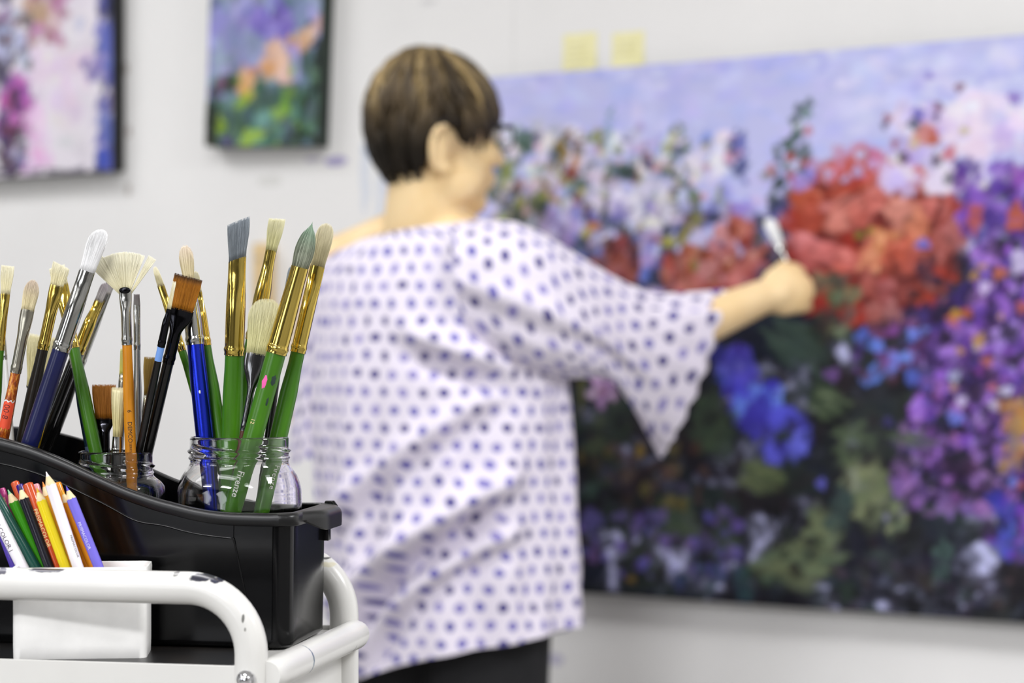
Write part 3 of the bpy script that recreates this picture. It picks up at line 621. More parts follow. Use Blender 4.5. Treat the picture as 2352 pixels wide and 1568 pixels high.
# outline (plan) as a rounded rectangle, parameterised so that columns stay vertical
def outline(inset):
    pts = []; r = .012; x0, x1, y0, y1 = inset, BL-inset, inset, BD-inset
    ss = list(np.linspace(x0+r, x1-r, 58))
    for x in ss: pts.append((x, y0, 'n'))
    for k in range(1, 6): a = -PI/2+PI/2*k/6; pts.append((x1-r+r*math.cos(a), y0+r+r*math.sin(a), 'c'))
    for y in np.linspace(y0+r, y1-r, 10): pts.append((x1, y, 'l'))
    for k in range(1, 6): a = PI/2*k/6; pts.append((x1-r+r*math.cos(a), y1-r+r*math.sin(a), 'c'))
    for x in reversed(ss): pts.append((x, y1, 'f'))
    for k in range(1, 6): a = PI/2+PI/2*k/6; pts.append((x0+r+r*math.cos(a), y1-r+r*math.sin(a), 'c'))
    for y in np.linspace(y1-r, y0+r, 10): pts.append((x0, y, 'r'))
    for k in range(1, 6): a = PI+PI/2*k/6; pts.append((x0+r+r*math.cos(a), y0+r+r*math.sin(a), 'c'))
    return pts
def wall_ring(fr, inset, under=.0, extra=0.0):
    out = []
    base = outline(0)
    cx, cy = BL/2, BD/2
    for (x, y, kk) in base:
        zt = rim_z(max(0, min(.35, x)))-under; z = BFLOOR+(zt-BFLOOR)*fr
        q = taper(z)+inset
        sx = (BL/2-q)/(BL/2); sy = (BD/2-q)/(BD/2)
        e = extra if kk == 'n' else 0
        out.append((cx+(x-cx)*sx, cy+(y-cy)*sy+e, bz(z)))
    return out
mb = MB(); R = []
frs = [0, .02, .05]+[.1+.8*i/16 for i in range(17)]+[.95, 1.0]
for fr in frs: R.append(wall_ring(fr, .002 if fr == 0 else 0))
R.append(wall_ring(1, WT))
for fr in reversed([.05]+[.2*i for i in range(1, 5)]): R.append(wall_ring(fr, WT))
R.append(wall_ring(.03, WT+.001))
mb.rings(R, True)
body = mb.build('body', m_bin, bin_, angle=50)
# raised frame round the recessed side panel: a proud ledge following the rim, then running down
def face_pt(s_, z, d):
    q = taper(z); sy = (BD/2-q)/(BD/2); sx = (BL/2-q)/(BL/2)
    return Vector((BL/2+(s_-BL/2)*sx, BD/2-(BD/2)*sy-d, bz(z)))
SE = rim[0][0]
def px_s(px):
    k = (px-CX)/FPX; s_ = (BO.x-k*BO.y)/(k*BX.y-BX.x); return s_, BO.y+s_*BX.y
def strip(pairs, d0=.0004, d1=.0026):
    """proud plate between an upper and a lower edge given as (s, z_top, z_low)"""
    R = []
    for (s_, za, zb_) in pairs:
        R.append([face_pt(s_, za, -d0), face_pt(s_, za, d1), face_pt(s_, zb_, d1), face_pt(s_, zb_+.0003, -d0)])
    m_ = MB(); m_.rings(R, True); return m_
LINE = [(-60, 1062), (0, 1062), (45, 1074), (90, 1087), (152, 1113), (200, 1137), (254, 1163), (315, 1199), (380, 1205), (420, 1218), (462, 1227), (505, 1232), (541, 1236)]
_lx = np.linspace(-60, 541, 121); _ly = np.interp(_lx, [q[0] for q in LINE], [q[1] for q in LINE])
for _ in range(30): _ly[1:-1] = (_ly[:-2]+2*_ly[1:-1]+_ly[2:])/4
LINE = list(zip(_lx.tolist(), _ly.tolist()))
pr = []
for (px, py) in reversed(LINE):
    s_, D = px_s(px); z = CAMZ-(py-CY)/FPX*D; pr.append((s_, rim_z(s_)-.004, z))
pr.append((.31, rim_z(.31)-.004, pr[-1][2]+.002))
strip(pr).build('panel_ledge', m_bin, bin_, angle=40)
# plate to the right of the slanting panel edge
R = []
for k in range(13):
    f = k/12; py = 1236+(1470-1236)*f; px = 541+(592-541)*f
    s_, D = px_s(px); z = CAMZ-(py-CY)/FPX*D
    R.append([face_pt(s_, z, -.0004), face_pt(s_, z, .0016), face_pt(.013, z, .0016), face_pt(.013, z, -.0004)])
s_, D = px_s(541); zt = rim_z(s_)-.004
R.insert(0, [face_pt(s_, zt, -.0004), face_pt(s_, zt, .0016), face_pt(.013, rim_z(.013)-.004, .0016), face_pt(.013, rim_z(.013)-.004, -.0004)])
mb = MB(); mb.rings(R, True); mb.build('panel_plate', m_bin, bin_, angle=40)
# the fine raised line that edges the recessed panel
edge = []
for (px, py) in LINE:
    s_, D = px_s(px); edge.append(face_pt(s_, CAMZ-(py-CY)/FPX*D, .0027))
for k in range(1, 13):
    f = k/12; s_, D = px_s(541+(592-541)*f); edge.append(face_pt(s_, CAMZ-(1236+(1470-1236)*f-CY)/FPX*D, .0018))
mb = MB(); mb.tube(edge, .0007, 8); mb.build('panel_edge', m_bin, bin_, angle=80)
# rolled rim lip all round
mb = MB(); R = []
base = outline(0); cx, cy = BL/2, BD/2
def lip_pt(x, y, off, dz):
    zt = rim_z(max(0, min(.35, x)))
    q = taper(zt)-off
    return (cx+(x-cx)*(BL/2-q)/(BL/2), cy+(y-cy)*(BD/2-q)/(BD/2), bz(zt)+dz)
prof = [(-WT, -.003), (-WT, .0006), (-.0012, .0014), (.0012, .0014), (.0034, .0006), (.0044, -.0012), (.0044, -.0072), (.0036, -.0078), (.0030, -.0072), (.0030, -.003)]
for (x, y, kk) in base: R.append([lip_pt(x, y, o_, dz) for (o_, dz) in prof])
R.append(R[0]); mb.rings(R, False); mb.build('rim', m_rim, bin_, angle=80)
# pull handle: a downturned tab reaching out to the right
mb = MB(); R = []
zt = bz(rim_z(0))
NH = 18
for k in range(NH+1):
    y = .004+(BD-.012)*k/NH; f = k/NH
    reach = .0170*smooth01(min(f/.42, 1))*math.sqrt(max(.02, 1-max(0, (f-.72)/.28)**2)); drop = .0015+.0115*smooth01(min(f/.40, 1))*(1-.6*smooth01((f-.75)/.25))
    xo = .001
    ring = [(xo, zt-.0035), (xo, zt+.0012)]
    for j in range(7): a = PI/2-PI/2*j/6; ring.append((xo-max(reach-.006, .0002)-.006*math.cos(a)*min(1, reach/.006), zt-.0052+.006*math.sin(a)+.0004))
    ring += [(xo-max(reach, .0005), zt-drop), (xo-max(reach-.0022, .0003), zt-drop-.0004), (xo-max(reach-.0024, .0002), zt-.0045)]
    R.append([(a, y, b) for (a, b) in ring])
mb.rings(R, True); mb.build('pull_handle', m_rim, bin_, angle=60)
mb = MB(); mb.tube([(.002, BD-.006, zt+.001), (-.004, BD-.009, zt+.0012), (-.0065, BD-.010, zt-.0012)], [.0022, .0024, .0018], 12); mb.build('handle_stop', m_bin, bin_)
mb = MB(); mb.box(-.0025, .004, BD-.017, BD-.009, zt-.026, zt-.006); mb.build('stacking_rib', m_bin, bin_, True, .001)

# ================================================================ glass jars
m_glass = glass_mat('clear glass')
def jar(label, px, D, prof, th, turns, rough_pts, zb):
    """prof: (radius px, y px) from the mouth down; thread zone between two y values"""
    k = D/FPX; X = (px-CX)*k
    r0 = empty('glass_jar', Matrix.Translation((X, D, zb)), label, 'jar', 'glass jars in the black bin')
    pz = [(CAMZ-(y-CY)*k-zb, r*k) for (r, y) in prof]; ztop = pz[0][0]; rb = pz[-1][1]
    zs = [q[0] for q in pz][::-1]; rr = [q[1] for q in pz][::-1]
    def R0(z):
        if z < .006: return rb-.006+math.sqrt(max(0, .006**2-(.006-z)**2))
        return float(np.interp(z, zs, rr))
    N = 96
    za, zb_ = [CAMZ-(y-CY)*k-zb for y in th]
    rows = [0, .0006, .0015, .003, .006]+list(np.linspace(.012, pz[-1][0]-.001, 8))+list(np.linspace(pz[-1][0], zb_-.002, 14))+list(np.linspace(zb_-.001, za+.001, 26))+list(np.linspace(za+.002, ztop-.0006, 5))
    R = [];
    def thread(z, t):
        h = 0
        for s_ in range(4):
            t0 = s_*PI/2+.4; tt = (t-t0) % (2*PI)
            if tt < 2.2:
                zc = za-.0025-(za-zb_-.004)*tt/2.2
                e = smooth01(min(tt, 2.2-tt)/.25); h = max(h, .0019*e*math.exp(-((z-zc)/.0011)**2))
        zc = zb_-.0005; return h+.0012*math.exp(-((z-zc)/.0010)**2)
    for z in rows:
        r = R0(z); R.append([((r+(thread(z, 2*PI*j/N) if z > zb_-.004 else 0))*math.cos(2*PI*j/N), (r+(thread(z, 2*PI*j/N) if z > zb_-.004 else 0))*math.sin(2*PI*j/N), z) for j in range(N)])
    rt = R0(ztop); T = .0027
    for (dr, dz) in ((-.0003, 0), (-.0008, .0006), (-.0014, .0008), (-.0021, .0006), (-T, 0)):
        R.append([((rt+dr)*math.cos(2*PI*j/N), (rt+dr)*math.sin(2*PI*j/N), ztop+dz) for j in range(N)])
    for z in reversed([.0062, .008, .012]+list(np.linspace(.02, pz[-1][0], 6))+list(np.linspace(pz[-1][0]+.001, zb_, 12))+list(np.linspace(zb_+.002, ztop-.002, 5))):
        r = R0(z)-T-(.004*(1-smooth01((z-.006)/.006)) if z < .012 else 0); R.append([(r*math.cos(2*PI*j/N), r*math.sin(2*PI*j/N), z) for j in range(N)])
    r = rb*.6; R.append([(r*math.cos(2*PI*j/N), r*math.sin(2*PI*j/N), .0054) for j in range(N)])
    mb = MB(); mb.rings(R, True); o = mb.build('jar_glass', m_glass, r0, angle=60)
    return r0
JZ = BFLOOR+.0032
def smoothprof(p, n=30):
    """Catmull-like resample of a jar profile"""
    ys = np.array([q[1] for q in p], float); r_ = np.array([q[0] for q in p], float)
    yy = np.linspace(ys[0], ys[-1], 400); r2_ = np.interp(yy, ys, r_)
    ker = np.hanning(19); ker /= ker.sum(); pad = np.pad(r2_, 9, mode='edge'); r2_ = np.convolve(pad, ker, 'valid')
    idx = np.linspace(0, 399, n).astype(int); return [(r2_[i], yy[i]) for i in idx]
jar('large clear glass jar at the right of the bin, full of green handled brushes', 550, 1.5865,
    smoothprof([(113, 1004), (113, 1052), (112, 1062), (119, 1074), (131, 1090), (138, 1107), (142, 1124), (143, 1145)]), (1014, 1049), 2, None, JZ)
jar('smaller clear glass jar half hidden by the sloping rim, holding the fan brush', 265, 1.6,
    smoothprof([(85, 1038), (85, 1078), (84, 1088), (90, 1096), (104, 1106), (112, 1116), (115, 1128), (115, 1145)]), (1048, 1084), 2, None, JZ)

# ================================================================ white cup for the pencils
KZ = TZ+.0002
ka = P(27, 1400, 1.4765); kb = P(337, 1400, 1.4845)
kx = (kb-ka); kx.z = 0; kw = kx.length; kx.normalize(); ky = Vector((-kx.y, kx.x, 0))
ka.z = KZ
cup = empty('pencil_cup', frame(ka, kx, ky, EZ), 'white square plastic cup of coloured pencils behind the front rail', 'cup')
KH = CAMZ-(1305-CY)/FPX*1.48-KZ; KD = .046
m_cup = plain('white plastic', (242, 241, 238), .35, coat=.1)
def rr(x0, x1, y0, y1, r, z, n=5):
    o = []
    for (cx, cy, a0) in ((x1-r, y0+r, -PI/2), (x1-r, y1-r, 0), (x0+r, y1-r, PI/2), (x0+r, y0+r, PI)):
        for k in range(n+1): a = a0+PI/2*k/n; o.append((cx+r*math.cos(a), cy+r*math.sin(a), z))
    return o
mb = MB(); tw = .0018; R = []
R.append(rr(.001, kw-.001, .001, KD-.001, .005, 0)); R.append(rr(.0003, kw-.0003, .0003, KD-.0003, .0055, .0008))
for z in (.01, KH*.5, KH-.006): R.append(rr(0, kw, 0, KD, .006, z))
R.append(rr(0, kw, 0, KD, .006, KH-.0008)); R.append(rr(.0006, kw-.0006, .0006, KD-.0006, .006, KH)); R.append(rr(tw, kw-tw, tw, KD-tw, .005, KH)); 
for z in (KH-.002, KH*.5, .004): R.append(rr(tw+.0003, kw-tw-.0003, tw+.0003, KD-tw-.0003, .005, z))
mb.rings(R, True); mb.build('cup_body', m_cup, cup, angle=40)
mb = MB(); R = []
for (d, z) in ((0, KH-.0065), (-.0004, KH-.006), (-.0006, KH-.002), (-.0003, KH+.0004), (.0008, KH+.0006), (.0016, KH)): R.append(rr(d, kw-d, d, KD-d, .006-d*.5, z))
mb.rings(R, False); mb.build('rim', m_cup, cup, angle=50)
# ================================================================ lettering wrapped on round handles
def text_mesh(s, size, bold=0.0):
    cu = bpy.data.curves.new('lettering', 'FONT'); cu.body = s; cu.size = size; cu.resolution_u = 2; cu.offset = bold; cu.extrude = 0
    o = bpy.data.objects.new('lettering', cu); C.objects.link(o)
    dg = bpy.context.evaluated_depsgraph_get(); me = bpy.data.meshes.new_from_object(o.evaluated_get(dg))
    bpy.data.objects.remove(o); bpy.data.curves.remove(cu); return me
def wrap_text(s, size, root, zstart, rad, mat, phi0=0.0, squash=1.0, flip=False, bold=0.0, lift=.00012, name='lettering'):
    """letters running down the handle, their tops towards the right; phi0 turns them about the handle"""
    me = text_mesh(s, size, bold)
    bm = bmesh.new(); bm.from_mesh(me); bmesh.ops.subdivide_edges(bm, edges=bm.edges[:], cuts=3, use_grid_fill=True); bm.to_mesh(me); bm.free()
    for v in me.vertices:
        x, y = v.co.x*squash, v.co.y-size*.35
        z = zstart-x; r = rad(z)+lift
        a = phi0+y/r
        v.co = (r*math.sin(a), -r*math.cos(a), z)
    return link(name, me, mat, root, False)
# ================================================================ paint brushes
GOLD = metal('gold ferrule', (214, 188, 96), .11); SILV = metal('nickel ferrule', (184, 184, 180), .11); DARKF = metal('dark chrome ferrule', (120, 120, 122), .12)
OLDS = metal('worn nickel ferrule', (168, 164, 150), .26); BLKF = metal('black ferrule', (40, 40, 44), .14)
m_hair = attr_mat('brush hair', .55, 0, spec=.25)
H = dict(
    green=lacquer('green lacquer', (62, 116, 12), (50, 98, 9), .36).m, blue=metal('metallic blue lacquer', (44, 62, 214), .26), navy=lacquer('navy lacquer', (17, 22, 72), (12, 16, 56), .32, (64, 70, 120)).m,
    black=lacquer('black lacquer', (17, 16, 16), (12, 12, 12), .14).m, brownblack=lacquer('dark brown lacquer', (30, 24, 17), (20, 16, 11), .34).m, teal=lacquer('dark teal lacquer', (20, 38, 54), (16, 32, 46), .25).m,
    orange=lacquer('amber lacquer', (200, 132, 24), (178, 110, 16), .3).m, silver=metal('silver lacquer', (176, 176, 172), .32), white=lacquer('white lacquer', (228, 228, 226), (216, 216, 214), .3).m,
    yellow=metal('brass yellow lacquer', (226, 184, 40), .25), redbrown=lacquer('red brown lacquer', (84, 46, 30), (60, 34, 24), .3).m, tan=lacquer('bare wood', (206, 184, 142), (190, 166, 122), .5).m, slate=lacquer('slate blue lacquer', (72, 84, 108), (62, 74, 96), .3).m, sky=lacquer('light blue lacquer', (118, 160, 226), (108, 150, 220), .3).m)
nt = NT('tortoiseshell lacquer'); nt.base(nt.ramp(nt.noise(nt.coord((1, 1, .45)), 420, 5, .65), [(.36, L4((110, 44, 12))), (.5, L4((160, 72, 16))), (.62, L4((214, 146, 50)))])); nt.set(Roughness=.25); nt.b.inputs['Coat Weight'].default_value = .5
H['tort'] = nt.m
m_pink = plain('pink paint fleck', (226, 84, 160), .5); m_ink = plain('dark lettering ink', (40, 30, 20), .5); m_wlet = plain('white lettering ink', (232, 232, 226), .5); m_goldlet = plain('gold lettering foil', (236, 214, 150), .3); m_silvlet = plain('silver lettering foil', (214, 212, 236), .3)
m_darkfleck = plain('dark teal paint fleck', (28, 50, 44), .5)
HAIR = dict(cream=((232, 224, 186), (206, 196, 150), (240, 236, 214)), white=((240, 240, 240), (222, 222, 222), (246, 246, 246)), hog=((222, 212, 158), (176, 166, 110), (236, 230, 196)), grey=((134, 141, 146), (88, 95, 102), (146, 154, 162)), greygreen=((150, 155, 136), (112, 118, 102), (112, 150, 126)),
    beige=((198, 188, 150), (160, 150, 112), (224, 216, 186)), taklon=((178, 116, 30), (140, 84, 14), (52, 30, 12)), taklon2=((150, 94, 26), (122, 72, 16), (166, 108, 40)), ochre=((150, 118, 46), (92, 70, 26), (166, 138, 70)), pale=((226, 220, 120), (210, 202, 104), (226, 222, 150)), filbert=((220, 216, 166), (176, 172, 116), (236, 232, 200)), dust=((176, 172, 170), (120, 116, 118), (150, 140, 146)), pinkish=((226, 214, 176), (198, 186, 140), (214, 196, 184)))
def axis_frame(T, E, spin=0):
    z = (T-E); L = z.length; z.normalize(); x = Vector((0, 1, 0)).cross(z).normalized(); y = z.cross(x)
    if spin:
        c, s_ = math.cos(spin), math.sin(spin); x, y = x*c+y*s_, y*c-x*s_
    return frame(E, x, y, z), L
def brush(label, T, E, y1, y2, DT, DE, wb, w1, w2, wm, hair, shape='filbert', ferr=None, hand='green', flat=True, spin=0, n=150, slant=0, tilt=0, bands=None, rings=2, thick=.3, group='paint brushes standing in the black bin', cy0=None, gap=None, endw=.45, hlen=None):
    """picture points: T tip, E handle end; y1 hair/ferrule, y2 ferrule/handle; widths in picture pixels"""
    if group == G1: DT += .0045; DE += .0045
    pT, pE = P(T[0], T[1], DT), P(E[0], E[1], DE)
    M, L = axis_frame(pT, pE, spin); k = (DT+DE)/2/FPX
    zf = lambda y: L*((E[1]-y)/DT)/((E[1]-y)/DT+(y-T[1])/DE) if True else 0
    z1, z2 = zf(y1), zf(y2); wb, w1, w2, wm = [q*k for q in (wb, w1, w2, wm)]
    r = empty('paintbrush', M, label, 'paintbrush', group)
    # handle
    prof = [(0, .0), (.004, endw*.55), (.012, endw*.85), (.03, endw), (.25, endw+.22), (.5, .9), (.72, 1.0), (.86, .99), (.95, .95*w2/wm+.02), (1, .96*w2/wm)]
    zs = [q[0]*z2 for q in prof]; rr_ = [max(q[1]*wm/2, .0003) for q in prof]
    def rad(z): return float(np.interp(z, zs, rr_))
    if bands is None: bands = [(0, 1, hand)]
    for (fa, fb, hm) in bands:
        za, zb_ = fa*z2, fb*z2; pts = sorted(set([za, zb_]+[z for z in zs if za < z < zb_]+list(np.linspace(za, zb_, 8))))
        mb = MB(); mb.loft([(z, rad(z), rad(z)) for z in pts], 24); mb.build('handle' if hm == hand else 'handle_band', H[hm], r, angle=60)
    # ferrule
    Lf = z1-z2; fm = {'gold': GOLD, 'silver': SILV, 'dark': DARKF, 'old': OLDS, 'black': BLKF}[ferr or 'gold']
    b = w2*.56; secs = [(z2-.0012, w2*.49, w2*.49), (z2-.0012, w2*.53, w2*.53)]
    rl = min(.011, Lf*.3)
    for i in range(1, 15):
        f = i/14; bead = .045*w2*(max(0, math.sin(f*PI*rings*1.0))**2)
        secs.append((z2+rl*f, w2*.51+bead, w2*.51+bead))
    for i in range(1, 15):
        f = i/14; e = smooth01((f-.35)/.5) if flat else smooth01(f)
        a = w2*.51*(1-e)+w1*.5*e; tb = (w1*.5*thick if flat else w1*.5); bb = w2*.51*(1-e)+tb*e
        if flat and .78 < f < .9: bb *= .93
        secs.append((z2+rl+(Lf-rl)*f, a, bb))
    # square the mouth to the slanted cut
    mb = MB(); mb.loft(secs, 32)
    if slant:
        mb.v = [(x, y, z+slant*k*x/(w1*.5)*smooth01((z-z2)/Lf*2-1)) for (x, y, z) in mb.v]
    mb.build('ferrule', fm, r, angle=55)
    # hair
    Lh = L-z1; c1, c2, c3 = [np.array(lin(q)) for q in HAIR[hair]]
    mb = MB(); rb_ = random.Random(int(T[0]*7+T[1]))
    A0, B0 = w1*.47, (w1*.47*thick if flat else w1*.47)
    def endf(u):
        if shape == 'flat': return 1.0+tilt*u
        if shape == 'filbert': return .66+.34*math.sqrt(max(0, 1-min(1, abs(u))**2.4))+tilt*u*.3
        if shape == 'round': return 1.0-.25*abs(u)
        if shape == 'oval': return .42+.58*math.sqrt(max(0, 1-min(1, abs(u))**2))
        return 1.0
    def W_(f):
        if shape == 'round': 
            return (A0+(wb*.5-A0)*smooth01(f/.35))*(1 if f < .35 else max(.06, math.cos((f-.35)/.65*PI/2)**.8))
        return A0+(wb*.5-A0)*smooth01(f/.8)
    if shape == 'fan':
        nn = 1500; Rf = Lh
        for i in range(nn):
            q = (i+rb_.random())/nn; ang = math.radians(-50+92*q)
            if gap and gap[0] < math.degrees(ang) < gap[1]: continue
            x0 = (q-.5)*w1*.8; y0 = (rb_.random()-.5)*w1*.18*(1-abs(q-.5))
            ln = Rf*(.90+.13*rb_.random()**.6)*(1-.02*abs(ang))*(1.12 if ang < -.5 else 1)*(1.06 if ang > .5 else 1)
            cc = c1+(c2-c1)*rb_.random()**2*.8; ct = c3
            R = []; Cc = []
            for j in range(5):
                f = j/4; aa = ang*smooth01(f*1.6+.25); px_ = x0*(1-f)+math.sin(ang)*ln*f*.98+ x0*f; pz_ = z1-.003+(math.cos(ang)*(ln)+.003)*f-.0*f; py_ = y0*(1-.3*f)+(rb_.random()-.5)*.0002
                rr2 = .00017*(1-.4*f)
                R.append([(px_+rr2*math.cos(t), py_+rr2*math.sin(t), pz_) for t in (0, 2.1, 4.2)]); cl = cc*(1-f)+ct*f; Cc += [tuple(cl)]*3
            mb.rings(R, True, True, Cc)
    else:
        N = 28; cs = [0, .15, .35, .55, .7, .8, .88, .94, .985]; R = []; Cc = []
        for f in cs:
            ring = []
            for j in range(N):
                t = 2*PI*j/N; u = math.cos(t)*.93; w = math.sin(t)
                ef = endf(u)*.97; ff = f*ef
                thin = 1-.75*smooth01((f-.45)/.6)
                ring.append((u*W_(ff)*.97, w*B0*.92*thin if flat else w*W_(ff)*.93, z1-.002+(Lh+.002)*ff)); cl = (c1*.75+c2*.25)*(1-smooth01(ff*1.3-.3))+(c3*.6+c1*.4)*smooth01(ff*1.3-.3)
                if hair == 'taklon': cl = c1*.7+c2*.3 if ff < .8 else (c1*(1-smooth01((ff-.8)/.12))+c3*smooth01((ff-.8)/.12))
                Cc.append(tuple(cl))
            R.append(ring)
        mb.rings(R, True, True, Cc)
        for i in range(int(n*2.4)):
            t = 2*PI*rb_.random(); q = rb_.random()**.3; u = math.cos(t)*q; w = math.sin(t)*q
            if flat: u = 2*rb_.random()-1; w = rb_.choice((-1, 1))*(.9+.15*rb_.random())*math.sqrt(1-u*u*.9)
            ef = endf(u)*(1-(.22 if hair == 'hog' else .10)*rb_.random()**1.6)+.012*rb_.random(); stray = rb_.gauss(0, .06 if hair == 'hog' else .018); R = []; Cc = []
            rv = rb_.random(); cc = c1+(c2-c1)*rv**1.8*.9
            rs_ = .00012 if hair != 'hog' else .00016
            for j in range(6):
                f = j/5*ef; Wf = W_(min(f, 1)); thin = 1-.72*smooth01((j/5-.45)/.6)
                x = u*Wf+stray*Wf*f*f; y = (w*B0*.98*thin if flat else w*Wf*.98)
                r_ = rs_*(1-.6*j/5); m3 = smooth01(f*1.3-.3); cl = cc*(1-m3*.75)+c3*m3*.75
                if hair == 'taklon': m3 = smooth01((f-.8)/.12); cl = cc*(1-m3)+c3*m3
                R.append([(x+r_*math.cos(a), y+r_*math.sin(a), z1-.001+(Lh+.001)*f) for a in (0, 2.1, 4.2)]); Cc += [tuple(cl)]*3
            mb.rings(R, True, True, Cc)
    if slant:
        mb.v = [(x, y, z+slant*k*max(-1, min(1, x/(w1*.5)))*max(0, 1-(z-z1)/Lh)) for (x, y, z) in mb.v]
    o = mb.build('bristles', m_hair, r, angle=180); o['kind'] = 'stuff'
    return r, rad, z1, z2, k
def fleck(root, rad, z, phi, w, h, mat, seed=1, name='paint_fleck'):
    r_ = random.Random(seed); n = 14; vs = []; c = []
    for ring in (1, .5):
        for j in range(n):
            t = 2*PI*j/n; q = ring*(.75+.4*r_.random()); zz = z+h/2*math.sin(t)*q; xx = w/2*math.cos(t)*q
            R_ = rad(zz)+(.00006 if ring == 1 else .00022); a = phi+xx/R_; vs.append((R_*math.sin(a), -R_*math.cos(a), zz))
    fs = [(j, (j+1) % n, n+(j+1) % n, n+j) for j in range(n)]+[tuple(range(n, 2*n))]
    mb = MB(); mb.add(vs, fs); return mb.build(name, mat, root)

G1 = 'paint brushes in the large glass jar'; G2 = 'paint brushes in the small glass jar'; G3 = 'paint brushes leaning in the tall left end of the bin'
# ---- large jar, back ones first
brush('green brush with a cream tip poking out left of the golden haired black brush', (355, 612), (640, 1480), 655, 802, 1.602, 1.604, 13, 17, 19, 24, 'cream', 'filbert', 'gold', 'green', n=60, group=G1)
brush('green brush with gold ferrule standing just right of the metallic blue handle', (448, 622), (580, 1480), 668, 790, 1.606, 1.582, 17, 17, 22, 30, 'cream', 'filbert', 'gold', 'green', n=60, group=G1)
bb = brush('metallic blue handled brush with a rounded cream head, leftmost in the large jar', (425, 562), (520, 1480), 640, 787, 1.588, 1.590, 37, 28, 40, 42, 'pinkish', 'oval', 'silver', 'blue', n=140, group=G1, flat=False)
fleck(bb[0], bb[1], bb[3]-.036, .1, .0014, .003, m_wlet, 4)
brush('green brush with a thin slanting cream head behind the wide rounded filbert', (637, 502), (446, 1480), 575, 778, 1.610, 1.600, 38, 26, 38, 39, 'filbert', 'flat', 'gold', 'green', n=180, group=G1, flat=True, thick=.9, tilt=.03)
brush('slim dark brush mostly hidden behind the pointed grey green round brush', (668, 612), (555, 1470), 662, 800, 1.607, 1.597, 12, 16, 18, 18, 'grey', 'filbert', 'gold', 'black', n=60, group=G1)
r = brush('big green brush with slanted blue grey hair, upright in the large jar', (548, 506), (516, 1490), 594, 811, 1.568, 1.604, 50, 40, 44, 47, 'grey', 'flat', 'gold', 'green', n=260, group=G1, slant=8, tilt=.12, thick=.4)
r = brush('green brush with a beige rounded tip, rightmost in the large jar', (752, 513), (528, 1490), 611, 806, 1.588, 1.574, 42, 34, 34, 41, 'beige', 'filbert', 'gold', 'green', n=220, group=G1, bands=[(0, .40, 'tan'), (.40, 1, 'green')], thick=.42)
wrap_text('Firenze', .0062, r[0], r[3]*.62, r[1], m_wlet, .75)
r = brush('wide rounded cream filbert with a dark chrome ferrule before the green brushes', (614, 686), (470, 1490), 811, 985, 1.5655, 1.582, 76, 56, 16, 17, 'filbert', 'filbert', 'dark', 'redbrown', n=420, group=G1, thick=.24, slant=0, tilt=.12)
r = brush('big green brush with a pointed grey green tip and pink fleck on its handle', (718, 509), (446, 1490), 614, 808, 1.5590, 1.5630, 46, 41, 47, 46, 'greygreen', 'round', 'gold', 'green', n=260, group=G1, flat=False)
fleck(r[0], r[1], r[3]-.0225, -.28, .0040, .0098, m_pink, 3); fleck(r[0], r[1], r[3]-.0200, .60, .0040, .0085, m_darkfleck, 8); fleck(r[0], r[1], r[3]-.0360, .55, .0018, .007, m_darkfleck, 9)
wrap_text('12', .0042, r[0], r[3]-.0500, r[1], m_goldlet, -.35)
wrap_text('Firenze', .0068, r[0], r[3]-.0890, r[1], m_wlet, -.05, .95, bold=.00006)
# ---- small jar
brush('pale yellow tipped slim brush behind the amber fan brush handle', (284, 800), (255, 1500), 858, 900, 1.624, 1.606, 15, 16, 17, 18, 'pale', 'flat', 'old', 'black', n=50, group=G2)
brush('old brush with coarse ochre hair behind the silver handle', (348, 820), (285, 1500), 905, 960, 1.622, 1.592, 34, 20, 20, 20, 'ochre', 'flat', 'old', 'brownblack', n=200, group=G2)
brush('slim dark teal brush with slate blue end behind the green handle leaning left', (152, 745), (292, 1500), 762, 840, 1.614, 1.614, 12, 14, 13, 19, 'dust', 'filbert', 'silver', 'teal', n=50, group=G2, bands=[(0, .72, 'slate'), (.72, 1, 'teal')])
brush('green handled brush leaning left in the small jar behind the navy brush', (130, 612), (318, 1500), 653, 796, 1.612, 1.592, 37, 36, 26, 31, 'cream', 'flat', 'gold', 'green', n=150, group=G2, tilt=.03)
brush('short wide square brush with golden brown hair, low in the small jar', (239, 883), (242, 1500), 959, 1040, 1.610, 1.614, 54, 44, 24, 26, 'taklon2', 'flat', 'black', 'black', n=330, group=G2, thick=.22)
brush('little worn hog hair brush with a crumpled nickel ferrule, lowest in the small jar', (274, 890), (252, 1500), 1002, 1040, 1.582, 1.596, 33, 22, 24, 25, 'hog', 'flat', 'silver', 'black', n=330, group=G2, flat=False, rings=3)
r = brush('slim silver handled brush with a stubby dark tip beside the amber fan brush', (314, 675), (322, 1500), 700, 800, 1.600, 1.612, 13, 16, 15, 19, 'dust', 'flat', 'silver', 'silver', n=60, group=G2, thick=.5)
r = brush('amber handled fan brush with cream hair spread wide', (285, 580), (315, 1500), 668, 788, 1.575, 1.590, 100, 29, 23, 26, 'cream', 'fan', 'silver', 'orange', group=G2, gap=(27, 31), thick=.35)
mb = MB(); mb.ell((0, -.0022, r[2]+.0005), ((.0042, 0, 0), (0, .0012, 0), (0, 0, .0024)), 16, 8); mb.build('ferrule_dark_reflection', BLKF, r[0])  # black ellipsoid standing in for the dark reflection on the ferrule's flattened top
ztop = r[3]
def zpx(rr_, y): return rr_[3]-(y-788)*rr_[4]
wrap_text('6', .0042, r[0], zpx(r, 940), r[1], m_ink, .22, bold=.00003); wrap_text('DEMCO', .0046, r[0], zpx(r, 967), r[1], m_ink, .22, .95); wrap_text('SERIES', .0024, r[0], zpx(r, 1017), r[1], m_ink, .22, 1.0)
